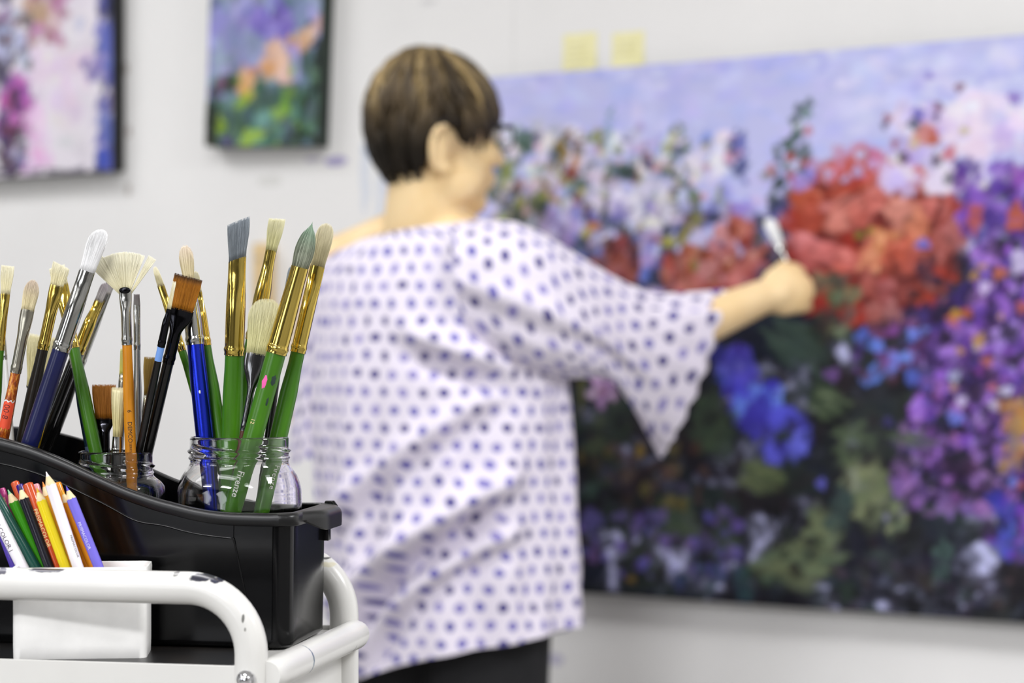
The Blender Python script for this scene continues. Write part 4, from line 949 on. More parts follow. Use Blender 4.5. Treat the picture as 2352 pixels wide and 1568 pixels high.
brush('wide black flat brush with square golden brown hair tipped dark, right of the fan brush', (433, 635), (232, 1490), 708, 830, 1.572, 1.628, 64, 60, 26, 26, 'taklon', 'flat', 'black', 'black', n=420, group=G2, thick=.2)
brush('thin cream tipped brush with a light blue band on its dark handle', (401, 646), (226, 1490), 706, 792, 1.556, 1.626, 8, 10, 17, 19, 'cream', 'flat', 'black', 'black', n=40, group=G2, bands=[(0, .95, 'black'), (.95, 1, 'sky')])
# ---- left end of the bin
brush('green handled brush with a squared cream head, at the left edge of the picture', (18, 610), (-62, 1500), 672, 800, 1.578, 1.600, 30, 22, 18, 24, 'cream', 'flat', 'gold', 'green', n=150, group=G3, thick=.4)
brush('thin white handled brush behind the tortoiseshell one at the left edge', (3, 700), (62, 1500), 740, 822, 1.622, 1.622, 8, 9, 9, 14, 'cream', 'round', 'silver', 'white', n=40, group=G3, flat=False)
r = brush('tortoiseshell lacquered brush with an orange price sticker and a worn nickel ferrule', (77, 642), (-88, 1500), 710, 852, 1.572, 1.594, 39, 31, 24, 27, 'pinkish', 'oval', 'old', 'tort', n=240, group=G3, thick=.5)
# price sticker wrapped round the handle
zs0, zs1 = r[3]-(920-852)*r[4]*1.03, r[3]-(982-852)*r[4]*1.03
mb = MB(); R = []
for i in range(9):
    z = zs0+(zs1-zs0)*i/8; row = []
    for j in range(13): a = -1.35+2.35*j/12; q = r[1](z)+.00015+(.0003 if j == 12 else 0); row.append((q*math.sin(a), -q*math.cos(a), z+.0007*math.sin(j*1.7)*(i in (0, 8))))
    R.append(row)
mb.rings(R, False, False); m_st = plain('orange sticker paper', (226, 78, 44), .6); st = mb.build('price_sticker', m_st, r[0])
mb = MB(); R = []
for i in range(3):
    row = []
    for j in range(13): a = -1.35+2.35*j/12; q = r[1](zs0)+.0004; row.append((q*math.sin(a), -q*math.cos(a), zs0+.0007*math.sin(j*1.7)-.0003+.0005*i*(1+.5*math.sin(j*2.3))))
    R.append(row)
mb.rings(R, False, False); mb.build('torn_edge', plain('torn white paper', (232, 230, 226), .7), r[0])
tx = wrap_text('00·8', .0066, r[0], zs0-.0022, r[1], plain('faded ink', (104, 30, 26), .6), -.15, .95, lift=.0003); tx.name = 'sticker_writing'
brush('wide old hog brush behind the dark brown one, its hair spreading to both sides', (98, 770), (-30, 1500), 886, 915, 1.632, 1.63, 62, 34, 22, 24, 'hog', 'flat', 'black', 'black', n=320, group=G3, thick=.3)
brush('dark brown handled brush with a gold ferrule and a slanted cream head', (141, 608), (-55, 1500), 655, 798, 1.586, 1.606, 40, 32, 26, 31, 'cream', 'flat', 'gold', 'brownblack', n=200, group=G3, tilt=-.10, thick=.36)
brush('slim brass yellow handled brush seen as a thin strip beside the navy handle', (126, 880), (-50, 1500), 905, 940, 1.614, 1.622, 8, 9, 10, 15, 'hog', 'round', 'silver', 'yellow', n=30, group=G3, flat=False)
brush('black brush with a gold ferrule, left of the pair crossing behind the green handle', (243, 650), (-100, 1500), 690, 806, 1.626, 1.634, 20, 19, 28, 27, 'dust', 'filbert', 'gold', 'black', n=90, group=G3)
brush('black brush with a silver ferrule, right of the pair crossing behind the green handle', (258, 640), (-70, 1500), 672, 836, 1.640, 1.648, 22, 20, 23, 29, 'dust', 'filbert', 'silver', 'black', n=90, group=G3)
r = brush('large navy handled brush with a soft white head and a wide silver ferrule', (232, 527), (-92, 1500), 622, 800, 1.560, 1.582, 46, 37, 40, 40, 'white', 'filbert', 'silver', 'navy', n=300, group=G3, tilt=.22, thick=.5)

# ================================================================ coloured pencils in the cup
m_wood = plain('cedar cone', (226, 206, 162), .6, var=.1, vs=300)
def pencil(label, T, E, DT, DE, w, col, lead=None, cone=None, text=None, tmat=None, tz=None, tsize=.0034, phi=0.0, rough=.2, cap=None):
    DT, DE = 1.495+(DT-1.48)*.7, 1.495+(DE-1.478)*.9
    pT, pE = P(T[0], T[1], DT), P(E[0], E[1], DE); M, L = axis_frame(pT, pE); k = (DT+DE)/2/FPX; R_ = w*k/2
    r0 = empty('coloured_pencil', M, label, 'pencil', 'coloured pencils in the white cup')
    nt_ = lacquer('pencil lacquer', col, tuple(x*.93 for x in col), rough); N = 24
    if lead is not None:
        zc = L-cone*k; mb = MB(); mb.loft([(0, R_, R_), (zc*.5, R_, R_), (zc, R_, R_)], N)
        me = mb.v  # scalloped edge where the paint meets the cut
        mb.v = [(x, y, z+(.0006*math.cos(6*math.atan2(y, x)) if abs(z-zc) < 1e-6 else 0)) for (x, y, z) in me]
        mb.build('barrel', nt_.m, r0, angle=50)
        zl = L-cone*k*.36; rl = R_*.36
        mb = MB(); mb.loft([(zc-.0012, R_*.99, R_*.99), (zc+.0002, R_*.965, R_*.965), (zl, rl, rl)], N); mb.build('wood_cone', m_wood, r0, angle=50)
        mb = MB(); mb.loft([(zl-.0004, rl*.99, rl*.99), (L-.0012, rl*.36, rl*.36), (L-.0003, rl*.26, rl*.26), (L, rl*.06, rl*.06)], N); mb.build('lead', plain('pencil lead', lead, .6), r0, angle=60)
    else:
        mb = MB(); mb.loft([(0, R_, R_), (L*.5, R_, R_), (L-.0012, R_, R_), (L-.0004, R_*.92, R_*.92), (L, R_*.7, R_*.7)], N); mb.build('barrel', nt_.m, r0, angle=40)
        if cap: mb = MB(); mb.loft([(L-.0001, R_*.66, R_*.66), (L+.00025, R_*.62, R_*.62), (L+.0003, R_*.3, R_*.3)], N); mb.build('end_dip', plain('pencil end', cap, .4), r0)
    if text: wrap_text(text, tsize, r0, L-tz*k, lambda z: R_, tmat, phi, 1.0, lift=.0001)
    return r0
ca = 1.4735; 
def pen(*a, **k): return pencil(*a, **k)
pen('orange red pencil with its flat end up, farthest back beside the purple one', (33, 1106), (196, 1540), 1.522, 1.505, 20, (206, 84, 40), cap=(214, 110, 70))
pen('dark purple pencil with its flat end up, behind the black pencil', (44, 1112), (205, 1545), 1.511, 1.497, 17, (56, 30, 130))
pen('pink pencil end showing between the orange red and the yellow pencils', (81, 1112), (232, 1545), 1.519, 1.508, 18, (226, 150, 160), cap=(236, 170, 180))
pen('sharpened amber pencil hidden behind the yellow and the white pencils', (98, 1106), (236, 1545), 1.517, 1.500, 22, (222, 156, 40), (226, 140, 60), 34)
pen('amber orange pencil with its flat end up, right behind the white pencil', (130, 1108), (290, 1550), 1.506, 1.490, 20, (226, 140, 24))
pen('sharpened ochre pencil between the amber and the violet ones', (142, 1125), (312, 1550), 1.496, 1.496, 20, (228, 146, 30), (230, 180, 60), 30)
pen('magenta pencil with its flat end up, at the left behind the dark green one', (3, 1121), (146, 1540), 1.515, 1.502, 17, (186, 62, 130), text='PRISMACOLOR', tmat=m_goldlet, tz=22, tsize=.0028)
pen('violet pencil at the far left below the white pencil', (-40, 1105), (118, 1530), 1.507, 1.495, 20, (84, 64, 170))
pen('white pencil printed with dark capitals, at the left edge', (-52, 1096), (176, 1548), 1.488, 1.4855, 27, (240, 236, 244), text='PRISMACOLOR |', tmat=m_ink, tz=76, tsize=.0046, phi=-.25)
pen('dark green pencil with two long highlights, second from the left', (-42, 1082), (222, 1552), 1.494, 1.488, 25, (24, 74, 64))
pen('bright green pencil with a sharpened pale green point', (18, 1124), (212, 1550), 1.503, 1.494, 25, (60, 146, 26), (130, 190, 140), 32)
pen('black pencil with a sharpened dark point', (44, 1114), (205, 1550), 1.496, 1.479, 24, (24, 22, 34), (50, 50, 66), 34)
pen('brick red pencil with its flat end up and gold print down its side', (63, 1110), (225, 1552), 1.5, 1.484, 25, (196, 76, 30), text='PRISMACOLOR', tmat=m_goldlet, tz=62, tsize=.0042, phi=-.05, cap=(190, 80, 40))
pen('yellow pencil with a sharpened yellow point', (84, 1120), (240, 1550), 1.488, 1.478, 24, (232, 208, 30), (226, 178, 30), 32)
pen('white pencil with a tall sharpened point, tallest in the cup', (106, 1083), (262, 1550), 1.484, 1.478, 25, (240, 236, 242), (240, 232, 232), 32, text='PRISMACOLOR', tmat=m_ink, tz=156, tsize=.0024, phi=.85)
pen('violet blue pencil with a sharpened point, rightmost in the cup', (152, 1116), (326, 1550), 1.490, 1.482, 23, (120, 110, 216), (84, 70, 190), 32, text='PRISMACOLOR', tmat=m_silvlet, tz=88, tsize=.0030, phi=-.1)
# ================================================================ the painter
PR = Vector((.843, -.537, 0)); PF = Vector((.537, .843, 0))       # her right, her front (towards the canvas)
root = empty('person', Matrix.Translation((-.10, 3.32, 0)), 'person seen from behind in a white blouse with violet dots, painting the large canvas', 'person')
RI = Matrix.Translation((.10, -3.32, 0))
def RL(v): return Vector(v)-Vector((-.10, 3.32, 0))
def part(mb, name, mat, par=root, **k):
    mb.v = [tuple(Vector(v)-Vector((-.10, 3.32, 0))) for v in mb.v]; return mb.build(name, mat, par, **k)
HA = math.radians(33); HF = Vector((math.cos(HA), math.sin(HA), 0)); HS = Vector((math.sin(HA), -math.cos(HA), 0))   # face direction, her right ear side
HC = P(1006, 322, 3.3)
def hp(f, s, z): return HC+HF*f+HS*s+EZ*z
def hax(a, b, c, pitch=0.0):
    f = HF*math.cos(pitch)+EZ*math.sin(pitch); u = EZ*math.cos(pitch)-HF*math.sin(pitch); return (f*a, HS*b, u*c)
B = MB()
B.ell(hp(-.010, 0, .030), hax(.092, .073, .084)); B.ell(hp(.028, 0, -.028), hax(.062, .058, .085, .1)); B.ell(hp(.058, 0, -.092), hax(.026, .028, .020))
B.cap(hp(.086, 0, .012), hp(.108, 0, -.024), .007, .0115, 12, 4); B.ell(hp(.098, .010, -.030), hax(.009, .008, .007), 10, 6); B.ell(hp(.098, -.010, -.030), hax(.009, .008, .007), 10, 6)
B.ell(hp(.074, 0, .032), hax(.016, .050, .010)); 
for s_ in (-1, 1):
    B.ell(hp(.055, .040*s_, -.022), hax(.026, .022, .024)); B.ell(hp(.010, .052*s_, -.070), hax(.040, .014, .026, .35))
    pts = [hp(-.042+.018*math.sin(t)*-1, (.072+.012*math.cos(t*.5))*s_, -.020+.033*math.cos(t)) for t in np.linspace(-.5, 3.5, 11)]
    B.tube(pts, .0055, 8); B.ell(hp(-.042, .072*s_, -.020), hax(.017, .006, .031)); B.ell(hp(-.030, .073*s_, -.050), hax(.009, .006, .010))
B.ell(hp(.088, 0, -.054), hax(.010, .024, .006)); B.ell(hp(.085, 0, -.065), hax(.010, .021, .007))
NB = P(975, 560, 3.30)
B.cap(hp(-.022, 0, -.070), NB+EZ*.02, .057, .064, 20); 
SR = P(1195, 622, 3.215); SL = P(748, 610, 3.40)
B.cap(NB+EZ*.01, SR+Vector((-.03, .01, .0)), .058, .05); B.cap(NB+EZ*.01, SL+Vector((.03, -.0, .0)), .058, .05)
B.cap(NB+Vector((0, .0, .03)), SL+Vector((.05, 0, .02)), .045, .03); B.cap(NB+Vector((0, 0, .03)), SR+Vector((-.07, 0.02, .02)), .042, .026)
CHE = P(985, 760, 3.33); WA = P(1010, 1010, 3.33); HIP = P(1016, 1290, 3.33)
def bax(a, b, c): return (PR*a, PF*b, EZ*c)
B.ell(CHE, bax(.165, .105, .2)); B.ell(WA, bax(.150, .105, .2)); B.ell(HIP, bax(.165, .115, .16)); B.ell(CHE+PF*.07-EZ*.02, bax(.14, .07, .09))
for s_ in (-1, 1):
    hj = HIP+PR*.085*s_-EZ*.04; kn = Vector((hj.x, hj.y, .48))+PR*.005*s_; an = Vector((hj.x, hj.y, .09))+PR*.01*s_-PF*.01
    B.cap(hj, kn, .085, .055); B.cap(kn, an, .055, .036); B.cap(an-EZ*.03, an-EZ*.045+PF*.12, .034, .026)
ELB = P(1478, 796, 3.335); WR = P(1752, 682, 3.452)
B.cap(SR, ELB, .05, .041); B.cap(ELB, ELB+(WR-ELB)*.35, .042, .039); B.cap(ELB+(WR-ELB)*.35, WR, .039, .0275)
# right hand, fingers closed round the brush
KN = P(1850, 662, 3.475)
hd = (KN-WR).normalized()
up = Vector((-.12, .1, 1)); up = (up-hd*up.dot(hd)).normalized(); aw = up.cross(hd)*-1
if aw.y < 0: aw = -aw
B.ell((WR+KN)/2+hd*.004, (hd*.050, up*.038, aw*.021)); B.cap(WR-hd*.01, WR+hd*.03, .0275, .027)
for i in range(4):
    o_ = (.030, .011, -.009, -.028)[i]; ln = (.95, 1.05, 1.0, .82)[i]
    k0 = KN+up*o_-hd*.012; m1 = k0+(hd*.60+aw*.62)*.036*ln; m2 = m1+(hd*-.38+aw*.85)*.024*ln; m3 = m2+(-hd*.95+aw*.1)*.020*ln
    B.cap(k0-hd*.02, k0, .0095, .0105, 10, 4); B.cap(k0, m1, .0104, .0092, 10, 4); B.cap(m1, m2, .0092, .0084, 10, 4); B.cap(m2, m3, .0084, .0074, 10, 4)
th0 = WR+hd*.020+up*.026; th1 = th0+hd*.034+up*.016+aw*.014; th2 = th1+hd*.026-up*.004+aw*.014
B.cap(th0, th1, .0135, .0115, 10, 4); B.cap(th1, th2, .0112, .0085, 10, 4)
# left arm bent in front of her
EL = P(722, 960, 3.44); WL = EL+Vector((.10, .20, .02)); 
B.cap(SL, EL, .048, .042); B.cap(EL, WL, .042, .028); hl = (WL-EL).normalized()
B.ell(WL+hl*.045, (hl*.05, EZ*.018, hl.cross(EZ)*.038))
for i in range(4):
    o_ = (-.028, -.009, .01, .028)[i]; sd = hl.cross(EZ); k0 = WL+hl*.085+sd*o_; ln = (.8, 1, 1.05, .95)[i]
    m1 = k0+(hl*.9+EZ*-.35)*.034*ln; m2 = m1+(hl*.6-EZ*.7)*.024*ln; m3 = m2+(hl*.2-EZ*.9)*.018*ln
    B.cap(k0-hl*.02, k0, .0095, .0105, 10, 4); B.cap(k0, m1, .0104, .0092, 10, 4); B.cap(m1, m2, .0092, .0084, 10, 4); B.cap(m2, m3, .0084, .0074, 10, 4)
t0 = WL+hl*.02+hl.cross(EZ)*.03; B.cap(t0, t0+hl*.04+hl.cross(EZ)*.03, .013, .011, 10, 4); B.cap(t0+hl*.04+hl.cross(EZ)*.03, t0+hl*.068+hl.cross(EZ)*.032-EZ*.01, .011, .0085, 10, 4)
skin = NT('skin'); v = skin.noise(skin.coord(), 18, 4)
skin.base(skin.ramp(v, [(.35, L4((228, 196, 142))), (.65, L4((236, 208, 160)))])); skin.set(Roughness=.5)
skin.b.inputs['Subsurface Weight'].default_value = .08; skin.b.inputs['Subsurface Radius'].default_value = (.01, .004, .002); skin.b.inputs['Subsurface Scale'].default_value = .5
def remeshed(mb, name, vox, smooth_it, mat, parent, fac=.5):
    me = mb.mesh(name); o = bpy.data.objects.new(name, me); C.objects.link(o)
    m = o.modifiers.new('r', 'REMESH'); m.mode = 'VOXEL'; m.voxel_size = vox
    q = o.modifiers.new('s', 'SMOOTH'); q.iterations = smooth_it; q.factor = fac
    dg = bpy.context.evaluated_depsgraph_get(); me2 = bpy.data.meshes.new_from_object(o.evaluated_get(dg)); bpy.data.objects.remove(o)
    me2.materials.clear(); return link(name, me2, mat, parent, True, 180)
B.v = [tuple(Vector(v)-Vector((-.10, 3.32, 0))) for v in B.v]
body = remeshed(B, 'body', .0042, 5, skin.m, root)
m_eye = plain('eye white', (225, 222, 216), .2); m_iris = plain('brown iris', (70, 46, 30), .2)
for s_ in (-1, 1):
    mb = MB(); mb.ell(hp(.080, .031*s_, .010), hax(.0115, .0125, .0105)); e = part(mb, 'eye', m_eye)
    mb = MB(); mb.ell(hp(.0895, .031*s_, .010), hax(.0028, .0055, .0055)); part(mb, 'iris', m_iris, e)
    mb = MB(); mb.tube([hp(.088-.012*abs(q), (.032+.022*q)*s_, .034+.004*(1-q*q)) for q in np.linspace(-1, 1, 7)], [.001, .0026, .003, .003, .0028, .002, .001], 8); part(mb, 'eyebrow', plain('brow hair', (60, 48, 34), .8))
# hair: short crop, a shell with many locks
hm = NT('short brown hair'); a_ = hm.n('ShaderNodeAttribute', attribute_name='col'); hm.base(a_.outputs['Color']); hm.set(Roughness=.5); hm.b.inputs['Specular IOR Level'].default_value = .25
HO = hp(-.012, 0, .030)
def hair_r(az, el):
    """azimuth 0 = face, pi = nape; returns point radius scale vectors"""
    rz = .104 if el >= 0 else .120
    a, b = (.103 if math.cos(az) < 0 else .107), .086
    vol = 1+.05*max(0, math.sin(el))*max(0, math.cos(az-2.5))
    return a*vol, b*vol, rz*vol
def hair_pt(az, el, off=0.0):
    a, b, c = hair_r(az, el)
    return HO+HF*((a+off)*math.cos(az)*math.cos(el))+HS*((b+off)*math.sin(az)*math.cos(el))+EZ*((c+off)*math.sin(el))
def hairline(az):
    d = abs((az+PI) % (2*PI)-PI)        # 0 front .. pi nape
    return float(np.interp(d, [0, .5, .9, 1.1, 1.3, 1.45, 1.62, 1.8, 2.0, 2.15, 2.5, PI], [.14, .08, -.06, -.18, -.40, -.38, -.18, -.12, -.30, -.86, -1.10, -1.18]))
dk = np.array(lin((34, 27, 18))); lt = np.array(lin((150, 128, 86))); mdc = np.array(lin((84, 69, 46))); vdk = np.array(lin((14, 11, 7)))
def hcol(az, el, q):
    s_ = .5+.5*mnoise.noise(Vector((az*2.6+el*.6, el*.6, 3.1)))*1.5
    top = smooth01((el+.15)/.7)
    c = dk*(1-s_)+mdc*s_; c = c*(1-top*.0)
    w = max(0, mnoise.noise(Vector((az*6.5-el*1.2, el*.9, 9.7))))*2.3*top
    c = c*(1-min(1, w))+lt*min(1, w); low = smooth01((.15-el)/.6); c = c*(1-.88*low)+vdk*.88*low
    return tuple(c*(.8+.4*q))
mb = MB(); R = []; Cc = []; NA = 72
for j in range(NA): pass
ringsO = []; cols = []
fr = [0, .08, .18, .3, .42, .54, .66, .78, .9, 1.0]
for f in fr:
    ring = []
    for j in range(NA):
        az = 2*PI*j/NA; e0 = hairline(az); el = PI/2-.02-(PI/2-.02-e0)*f
        rid = .003*mnoise.noise(Vector((math.cos(az)*6, math.sin(az)*6, el*1.2)))
        ring.append(hair_pt(az, el, rid-(.010*smooth01((f-.8)/.2)))); cols.append(hcol(az, el, .5))
    ringsO.append(ring)
for f in reversed(fr):
    ring = []
    for j in range(NA):
        az = 2*PI*j/NA; e0 = hairline(az); el = PI/2-.02-(PI/2-.02-e0)*f
        ring.append(hair_pt(az, el, -.019)); cols.append(hcol(az, el, .4))
    ringsO.append(ring)
mb.rings(ringsO, True, True, cols)
hs = part(mb, 'hair', hm.m, angle=180)
mb = MB(); rh = random.Random(21)
for i in range(520):
    az = rh.uniform(0, 2*PI); e0 = hairline(az); q = rh.random()
    el0 = PI/2-.12-(PI/2-.12-e0)*rh.uniform(0, .8); ln = rh.uniform(.35, .7); el1 = max(e0-.02, el0-ln); sw = rh.uniform(-.25, .25)+(.25 if math.sin(az) > 0 else -.25)*(1 if math.cos(az) > -.2 else -.3)
    wd = rh.uniform(.0035, .0075); R = []; Cc = []
    for k in range(6):
        f = k/5; a2 = az-sw*f; el = el0+(el1-el0)*f; w_ = wd*(math.sin(PI*min(1, .12+f*.80))**.7); lift = .0016+.0035*math.sin(PI*f*.9)*rh.uniform(.6, 1.1)
        p0 = hair_pt(a2, el, lift); t = (hair_pt(a2+.02, el, lift)-p0).normalized(); nrm = (p0-HO).normalized()
        R.append([p0+t*w_*math.cos(b)+nrm*w_*.42*math.sin(b) for b in (0, 1.05, 2.1, 3.14, 4.2, 5.24)]); cc = hcol(a2, el, q); Cc += [cc]*6
    mb.rings(R, True, True, Cc)
lk = part(mb, 'hair_locks', hm.m, hs, angle=180); lk['kind'] = 'stuff'
# glasses
m_fr = plain('dark glasses frame', (24, 20, 22), .25)
g = MB()
for s_ in (-1, 1):
    g.tube([hp(.106-.006*abs(math.cos(t)), .033*s_+.024*math.cos(t), .006+.017*math.sin(t)) for t in np.linspace(0, 2*PI, 25)], .0018, 8, False)
    g.tube([hp(.098, .058*s_, .016), hp(.085, .0745*s_, .018), hp(.04, .080*s_, .018), hp(.0, .084*s_, .020), hp(-.040, .087*s_, .024), hp(-.060, .082*s_, -.004)], [.0036, .0040, .0034, .003, .0024, .002], 8)
g.tube([hp(.107, -.010, .012), hp(.111, 0, .014), hp(.107, .010, .012)], .0016, 8)
gl = part(g, 'eyeglasses', m_fr)
m_lens = glass_mat('lens glass')
for s_ in (-1, 1):
    mb = MB(); R = []
    for (d, q) in ((.0, 1), (.0014, 1)): R.append([hp(.1045+d-.004*abs(math.cos(t)), .033*s_+.0235*math.cos(t)*q, .006+.0165*math.sin(t)*q) for t in np.linspace(0, 2*PI, 20, endpoint=False)])
    mb.rings(R, True); part(mb, 'lens', m_lens, gl)
# trousers and shoes
m_tr = plain('black trouser cloth', (17, 17, 20), .85, var=.2, vs=60, bump=.1); T_ = MB()
T_.ell(HIP+EZ*.0, bax(.18, .125, .13))
for s_ in (-1, 1):
    hj = HIP+PR*.082*s_-EZ*.05; kn = Vector((hj.x, hj.y, .48))+PR*.008*s_; an = Vector((hj.x, hj.y, .075))+PR*.012*s_-PF*.01
    T_.cap(hj, kn, .100, .078); T_.cap(kn, an, .078, .066)
T_.v = [tuple(Vector(v)-Vector((-.10, 3.32, 0))) for v in T_.v]
remeshed(T_, 'trousers', .007, 4, m_tr, root)
m_sh = plain('black shoe leather', (24, 22, 22), .4)
for s_ in (-1, 1):
    hj = HIP+PR*.082*s_; b0 = Vector((hj.x, hj.y, 0))+PR*.012*s_
    mb = MB(); R = []
    for (f, w_, h) in ((-.10, .018, .03), (-.09, .032, .06), (-.06, .037, .07), (0, .038, .072), (.06, .045, .074), (.11, .046, .064), (.145, .038, .05), (.165, .014, .022)):
        R.append([b0+PF*f+PR*w_*math.cos(t)+EZ*max(.002, h*.5+h*.5*math.sin(t)*1.0) for t in np.linspace(0, 2*PI, 14, endpoint=False)])
    mb.rings(R, True); part(mb, 'shoe', m_sh)

# ---- blouse: one body, two wide sleeves, one cloth
cl = NT('dotted blouse cloth'); uv = cl.n('ShaderNodeUVMap'); uv.uv_map = 'cloth'
A_ = .0300
def vm(op, a, b=None):
    x = cl.n('ShaderNodeVectorMath', operation=op); cl.l(a, x.inputs[0])
    if b is not None:
        if hasattr(b, 'links'): cl.l(b, x.inputs[1])
        else: x.inputs[1].default_value = b
    return x.outputs['Value'] if op == 'LENGTH' else x.outputs[0]
nz = cl.n('ShaderNodeTexNoise'); nz.inputs['Scale'].default_value = 22; nz.inputs['Detail'].default_value = 1; cl.l(uv.outputs[0], nz.inputs['Vector'])
q0 = vm('ADD', uv.outputs[0], vm('MULTIPLY', vm('SUBTRACT', nz.outputs['Color'], (.5, .5, .5)), (.012, .012, 0)))
ds = []; cs_ = []
for sh in (0, .5):      # two interleaved lattices make the staggered rows of dots
    c0 = vm('ADD', vm('MULTIPLY', q0, (1/A_, 1/(A_*1.732), 0)), (sh, sh, 0))
    ds.append(vm('LENGTH', vm('MULTIPLY', vm('SUBTRACT', vm('FRACTION', c0), (.5, .5, 0)), (A_, A_*1.732, 0))))
    wn = cl.n('ShaderNodeTexWhiteNoise', noise_dimensions='3D'); cl.l(vm('ADD', vm('FLOOR', c0), (sh, 0, 0)), wn.inputs['Vector']); cs_.append(wn.outputs['Value'])
lt_ = cl.n('ShaderNodeMath', operation='LESS_THAN'); cl.l(ds[0], lt_.inputs[0]); cl.l(ds[1], lt_.inputs[1])
mn = cl.n('ShaderNodeMath', operation='MINIMUM'); cl.l(ds[0], mn.inputs[0]); cl.l(ds[1], mn.inputs[1])
pick = cl.n('ShaderNodeMix', data_type='FLOAT'); cl.l(lt_.outputs[0], pick.inputs[0]); cl.l(cs_[1], pick.inputs[2]); cl.l(cs_[0], pick.inputs[3])
mr = cl.n('ShaderNodeMapRange'); cl.l(mn.outputs[0], mr.inputs[0]); mr.inputs[1].default_value = .0062; mr.inputs[2].default_value = .0076; mr.inputs[3].default_value = 1; mr.inputs[4].default_value = 0
dots = cl.ramp(pick.outputs[0], [(.1, L4((76, 70, 128))), (.5, L4((98, 94, 172))), (.9, L4((140, 132, 190)))])
cl.base(cl.mix(mr.outputs[0], L4((222, 215, 228)), dots)); cl.set(Roughness=.85)
cl.b.inputs['Sheen Weight'].default_value = .1
VB = []; FB = []; UVB = []
def cloth_loft(rings, uvs):
    o = len(VB); n = len(rings[0])
    for r_, u_ in zip(rings, uvs): VB.extend(r_); UVB.extend(u_)
    for i in range(len(rings)-1):
        for j in range(n-1): FB.append((o+i*n+j, o+i*n+j+1, o+(i+1)*n+j+1, o+(i+1)*n+j))
# torso stations: picture height on her axis, centre px, half width, half depth
ST = [(1500, 1053, .200, .150), (1440, 1050, .200, .150), (1300, 1040, .205, .152), (1150, 1024, .209, .155), (1000, 1014, .211, .155), (880, 1008, .209, .150), (780, 1000, .205, .140), (700, 990, .199, .130), (640, 982, .192, .118), (590, 976, .178, .104), (556, 972, .150, .092), (546, 966, .122, .086), (540, 964, .112, .082)]
ys = [q[0] for q in ST][::-1]
def st(y): return [float(np.interp(y, ys, [q[i] for q in ST][::-1])) for i in (1, 2, 3)]
NT_ = 145; rings = []; uvs = []
yl = list(np.linspace(1500, 640, 80))+list(np.linspace(632, 540, 26))
for y in yl:
    cx_, a, b = st(y); c = P(cx_, y, 3.31); r_ = []; u_ = []
    for j in range(NT_):
        t = 2*PI*j/(NT_-1)+PI/2           # seam in front
        ca_, sa_ = math.cos(t), math.sin(t)
        hem = smooth01((y-1180)/320)
        zoff = hem*(.056*ca_+.004*math.sin(3*t)-.004)
        neck = smooth01((610-y)/70)
        zoff += neck*(.016*ca_-.045*max(0, sa_)+.0)
        lowf = smooth01((y-700)/500)
        fold = .006*lowf*math.sin(9*t+1.3*math.sin(y*.006))+.004*lowf*math.sin(15*t+.7+y*.004)+.0022*(1-lowf)*math.sin(34*t+y*.01)*smooth01((y-540)/40)
        # drag folds on the back falling from the raised arm to the lower left
        sx = ca_*a; back = max(0, -sa_)
        for (k0, m_, wd, hgt) in ((1235, -.00072, 36, .046), (1040, -.0005, 30, .016), (747, .00010, 28, .034), (1345, -.0006, 30, .022)):
            q = (y-(k0+(sx-.02)*1500*(-.66 if m_ < 0 else .40)))/wd; q2 = q-1.6
            fold += back*hgt*(math.exp(-q*q)-.9*math.exp(-q2*q2*1.6))*smooth01((sx+(.17 if m_ < 0 else -.01))/.08)*smooth01((.20-sx)/.05)
        cr = 1+fold/.17
        p_ = c+PR*(a*ca_*cr)+PF*(b*sa_*cr)+EZ*zoff
        r_.append(p_); u_.append((t*.19, p_.z*1.0))
    rings.append(r_); uvs.append(u_)
cloth_loft(rings, uvs)
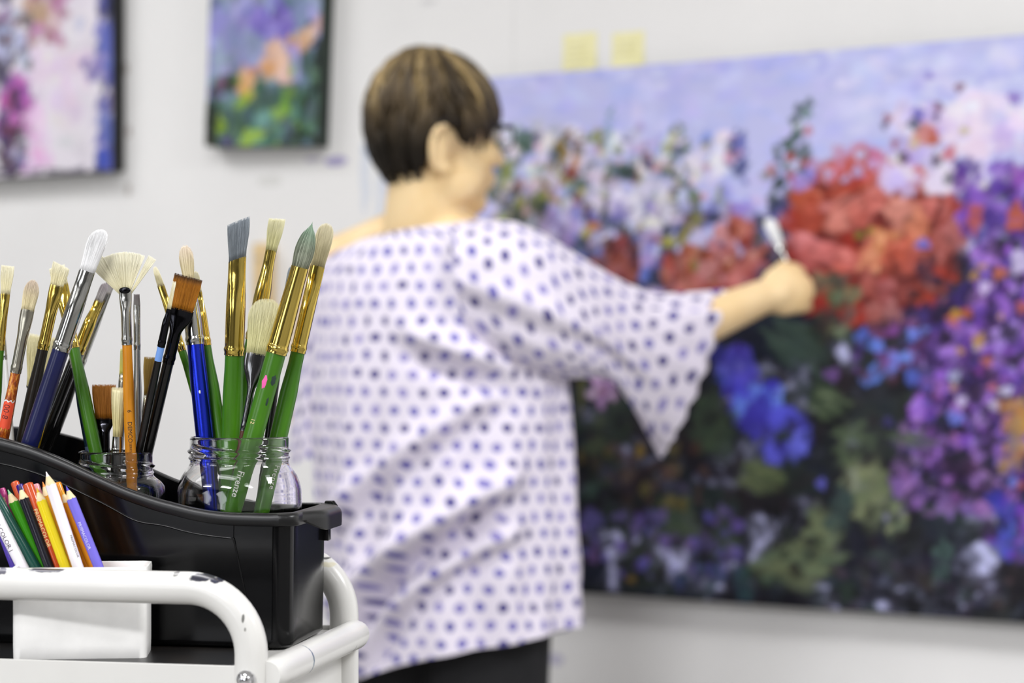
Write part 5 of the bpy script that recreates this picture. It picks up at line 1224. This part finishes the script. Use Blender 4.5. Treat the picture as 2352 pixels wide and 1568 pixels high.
# right sleeve, stations given by the upper and the lower edge in the picture
SS = [(1050, 512, 1090, 800, 3.235, .095), (1120, 506, 1170, 840, 3.215, .108), (1190, 510, 1250, 862, 3.205, .110), (1255, 538, 1320, 866, 3.215, .105), (1310, 574, 1365, 864, 3.235, .098), (1372, 614, 1402, 868, 3.265, .092), (1440, 656, 1424, 890, 3.30, .086), (1510, 682, 1450, 930, 3.335, .084), (1590, 680, 1484, 990, 3.375, .084), (1666, 676, 1520, 1046, 3.415, .082)]
rings = []; uvs = []; NS = 97; cum = 0
NST = 50
for i in range(NST):
    f = i/(NST-1)*(len(SS)-1); k = min(int(f), len(SS)-2); g_ = f-k
    q = [SS[k][m]*(1-g_)+SS[k+1][m]*g_ for m in range(6)]
    top, bot = P(q[0], q[1], q[4]), P(q[2], q[3], q[4]-.01); c = (top+bot)/2; hv = (top-bot)/2; dv = Vector((.12, .99, .02)).normalized()*q[5]
    ax_ = (P(1560, 700, 3.36)-P(1200, 600, 3.21)).normalized(); e = i/(NST-1); r_ = []; u_ = []
    for j in range(NS):
        t = 2*PI*j/(NS-1)+PI/2; ca_, sa_ = math.cos(t), math.sin(t)
        w = 1+.035*e*math.sin(8*t+1.5*e)+.022*e*math.sin(17*t)+.02*math.sin(5*t+i*.16)
        p_ = c+hv*(sa_*w)+dv*(ca_*w)+ax_*(.016*ca_*ca_*smooth01((e-.6)/.4))+ax_*(.004*math.sin(19*t)*smooth01((e-.9)/.1))
        # crease under the upper arm
        d0 = (sa_-(.02-.5*e))/.16; p_ = p_+Vector((.3, -.95, 0))*(.010*math.exp(-d0*d0)-.010*math.exp(-(d0+1.4)**2))*(1 if ca_ < 0 else 0)*(1-.5*e)
        r_.append(p_); u_.append((t*.078+7, i*.0088+2))
    rings.append(r_); uvs.append(u_)
cloth_loft(rings, uvs)
SS2 = [(862, 566, 3.35, .05), (830, 566, 3.365, .064), (790, 578, 3.385, .074), (755, 620, 3.40, .078), (738, 700, 3.41, .076), (730, 800, 3.42, .074), (726, 900, 3.43, .078), (728, 980, 3.44, .088), (736, 1040, 3.45, .098)]
rings = []; uvs = []
for i in range(26):
    f = i/25*(len(SS2)-1); k = min(int(f), len(SS2)-2); g_ = f-k; q = [SS2[k][m]*(1-g_)+SS2[k+1][m]*g_ for m in range(4)]
    c = P(q[0], q[1], q[2]); r_ = []; u_ = []
    for j in range(65):
        t = 2*PI*j/64; w = 1+.04*math.sin(7*t+i*.1)*i/25
        r_.append(c+Vector((.92*math.cos(t)*q[3]*.52*w, .9*math.sin(t)*q[3]*w, .02*math.cos(t)))); u_.append((t*.06+3, i*.017+4))
    rings.append(r_); uvs.append(u_)
cloth_loft(rings, uvs)
me = bpy.data.meshes.new('blouse'); me.from_pydata([tuple(Vector(v)-Vector((-.10, 3.32, 0))) for v in VB], [], FB); me.update()
ul = me.uv_layers.new(name='cloth'); li = np.zeros(len(me.loops), dtype=np.int32); me.loops.foreach_get('vertex_index', li)
ul.data.foreach_set('uv', np.array(UVB, dtype=np.float32)[li].ravel())
bl = link('blouse', me, cl.m, root, True, 180)
# the brush she holds
m = brush('brush in the painter\'s raised hand, pale hair pointing up at the canvas', (1763, 500), (1856, 712), 566, 606, 3.555, 3.478, 32, 20, 12, 14, 'white', 'filbert', 'silver', 'tan', n=120, group='the painter\'s brush')
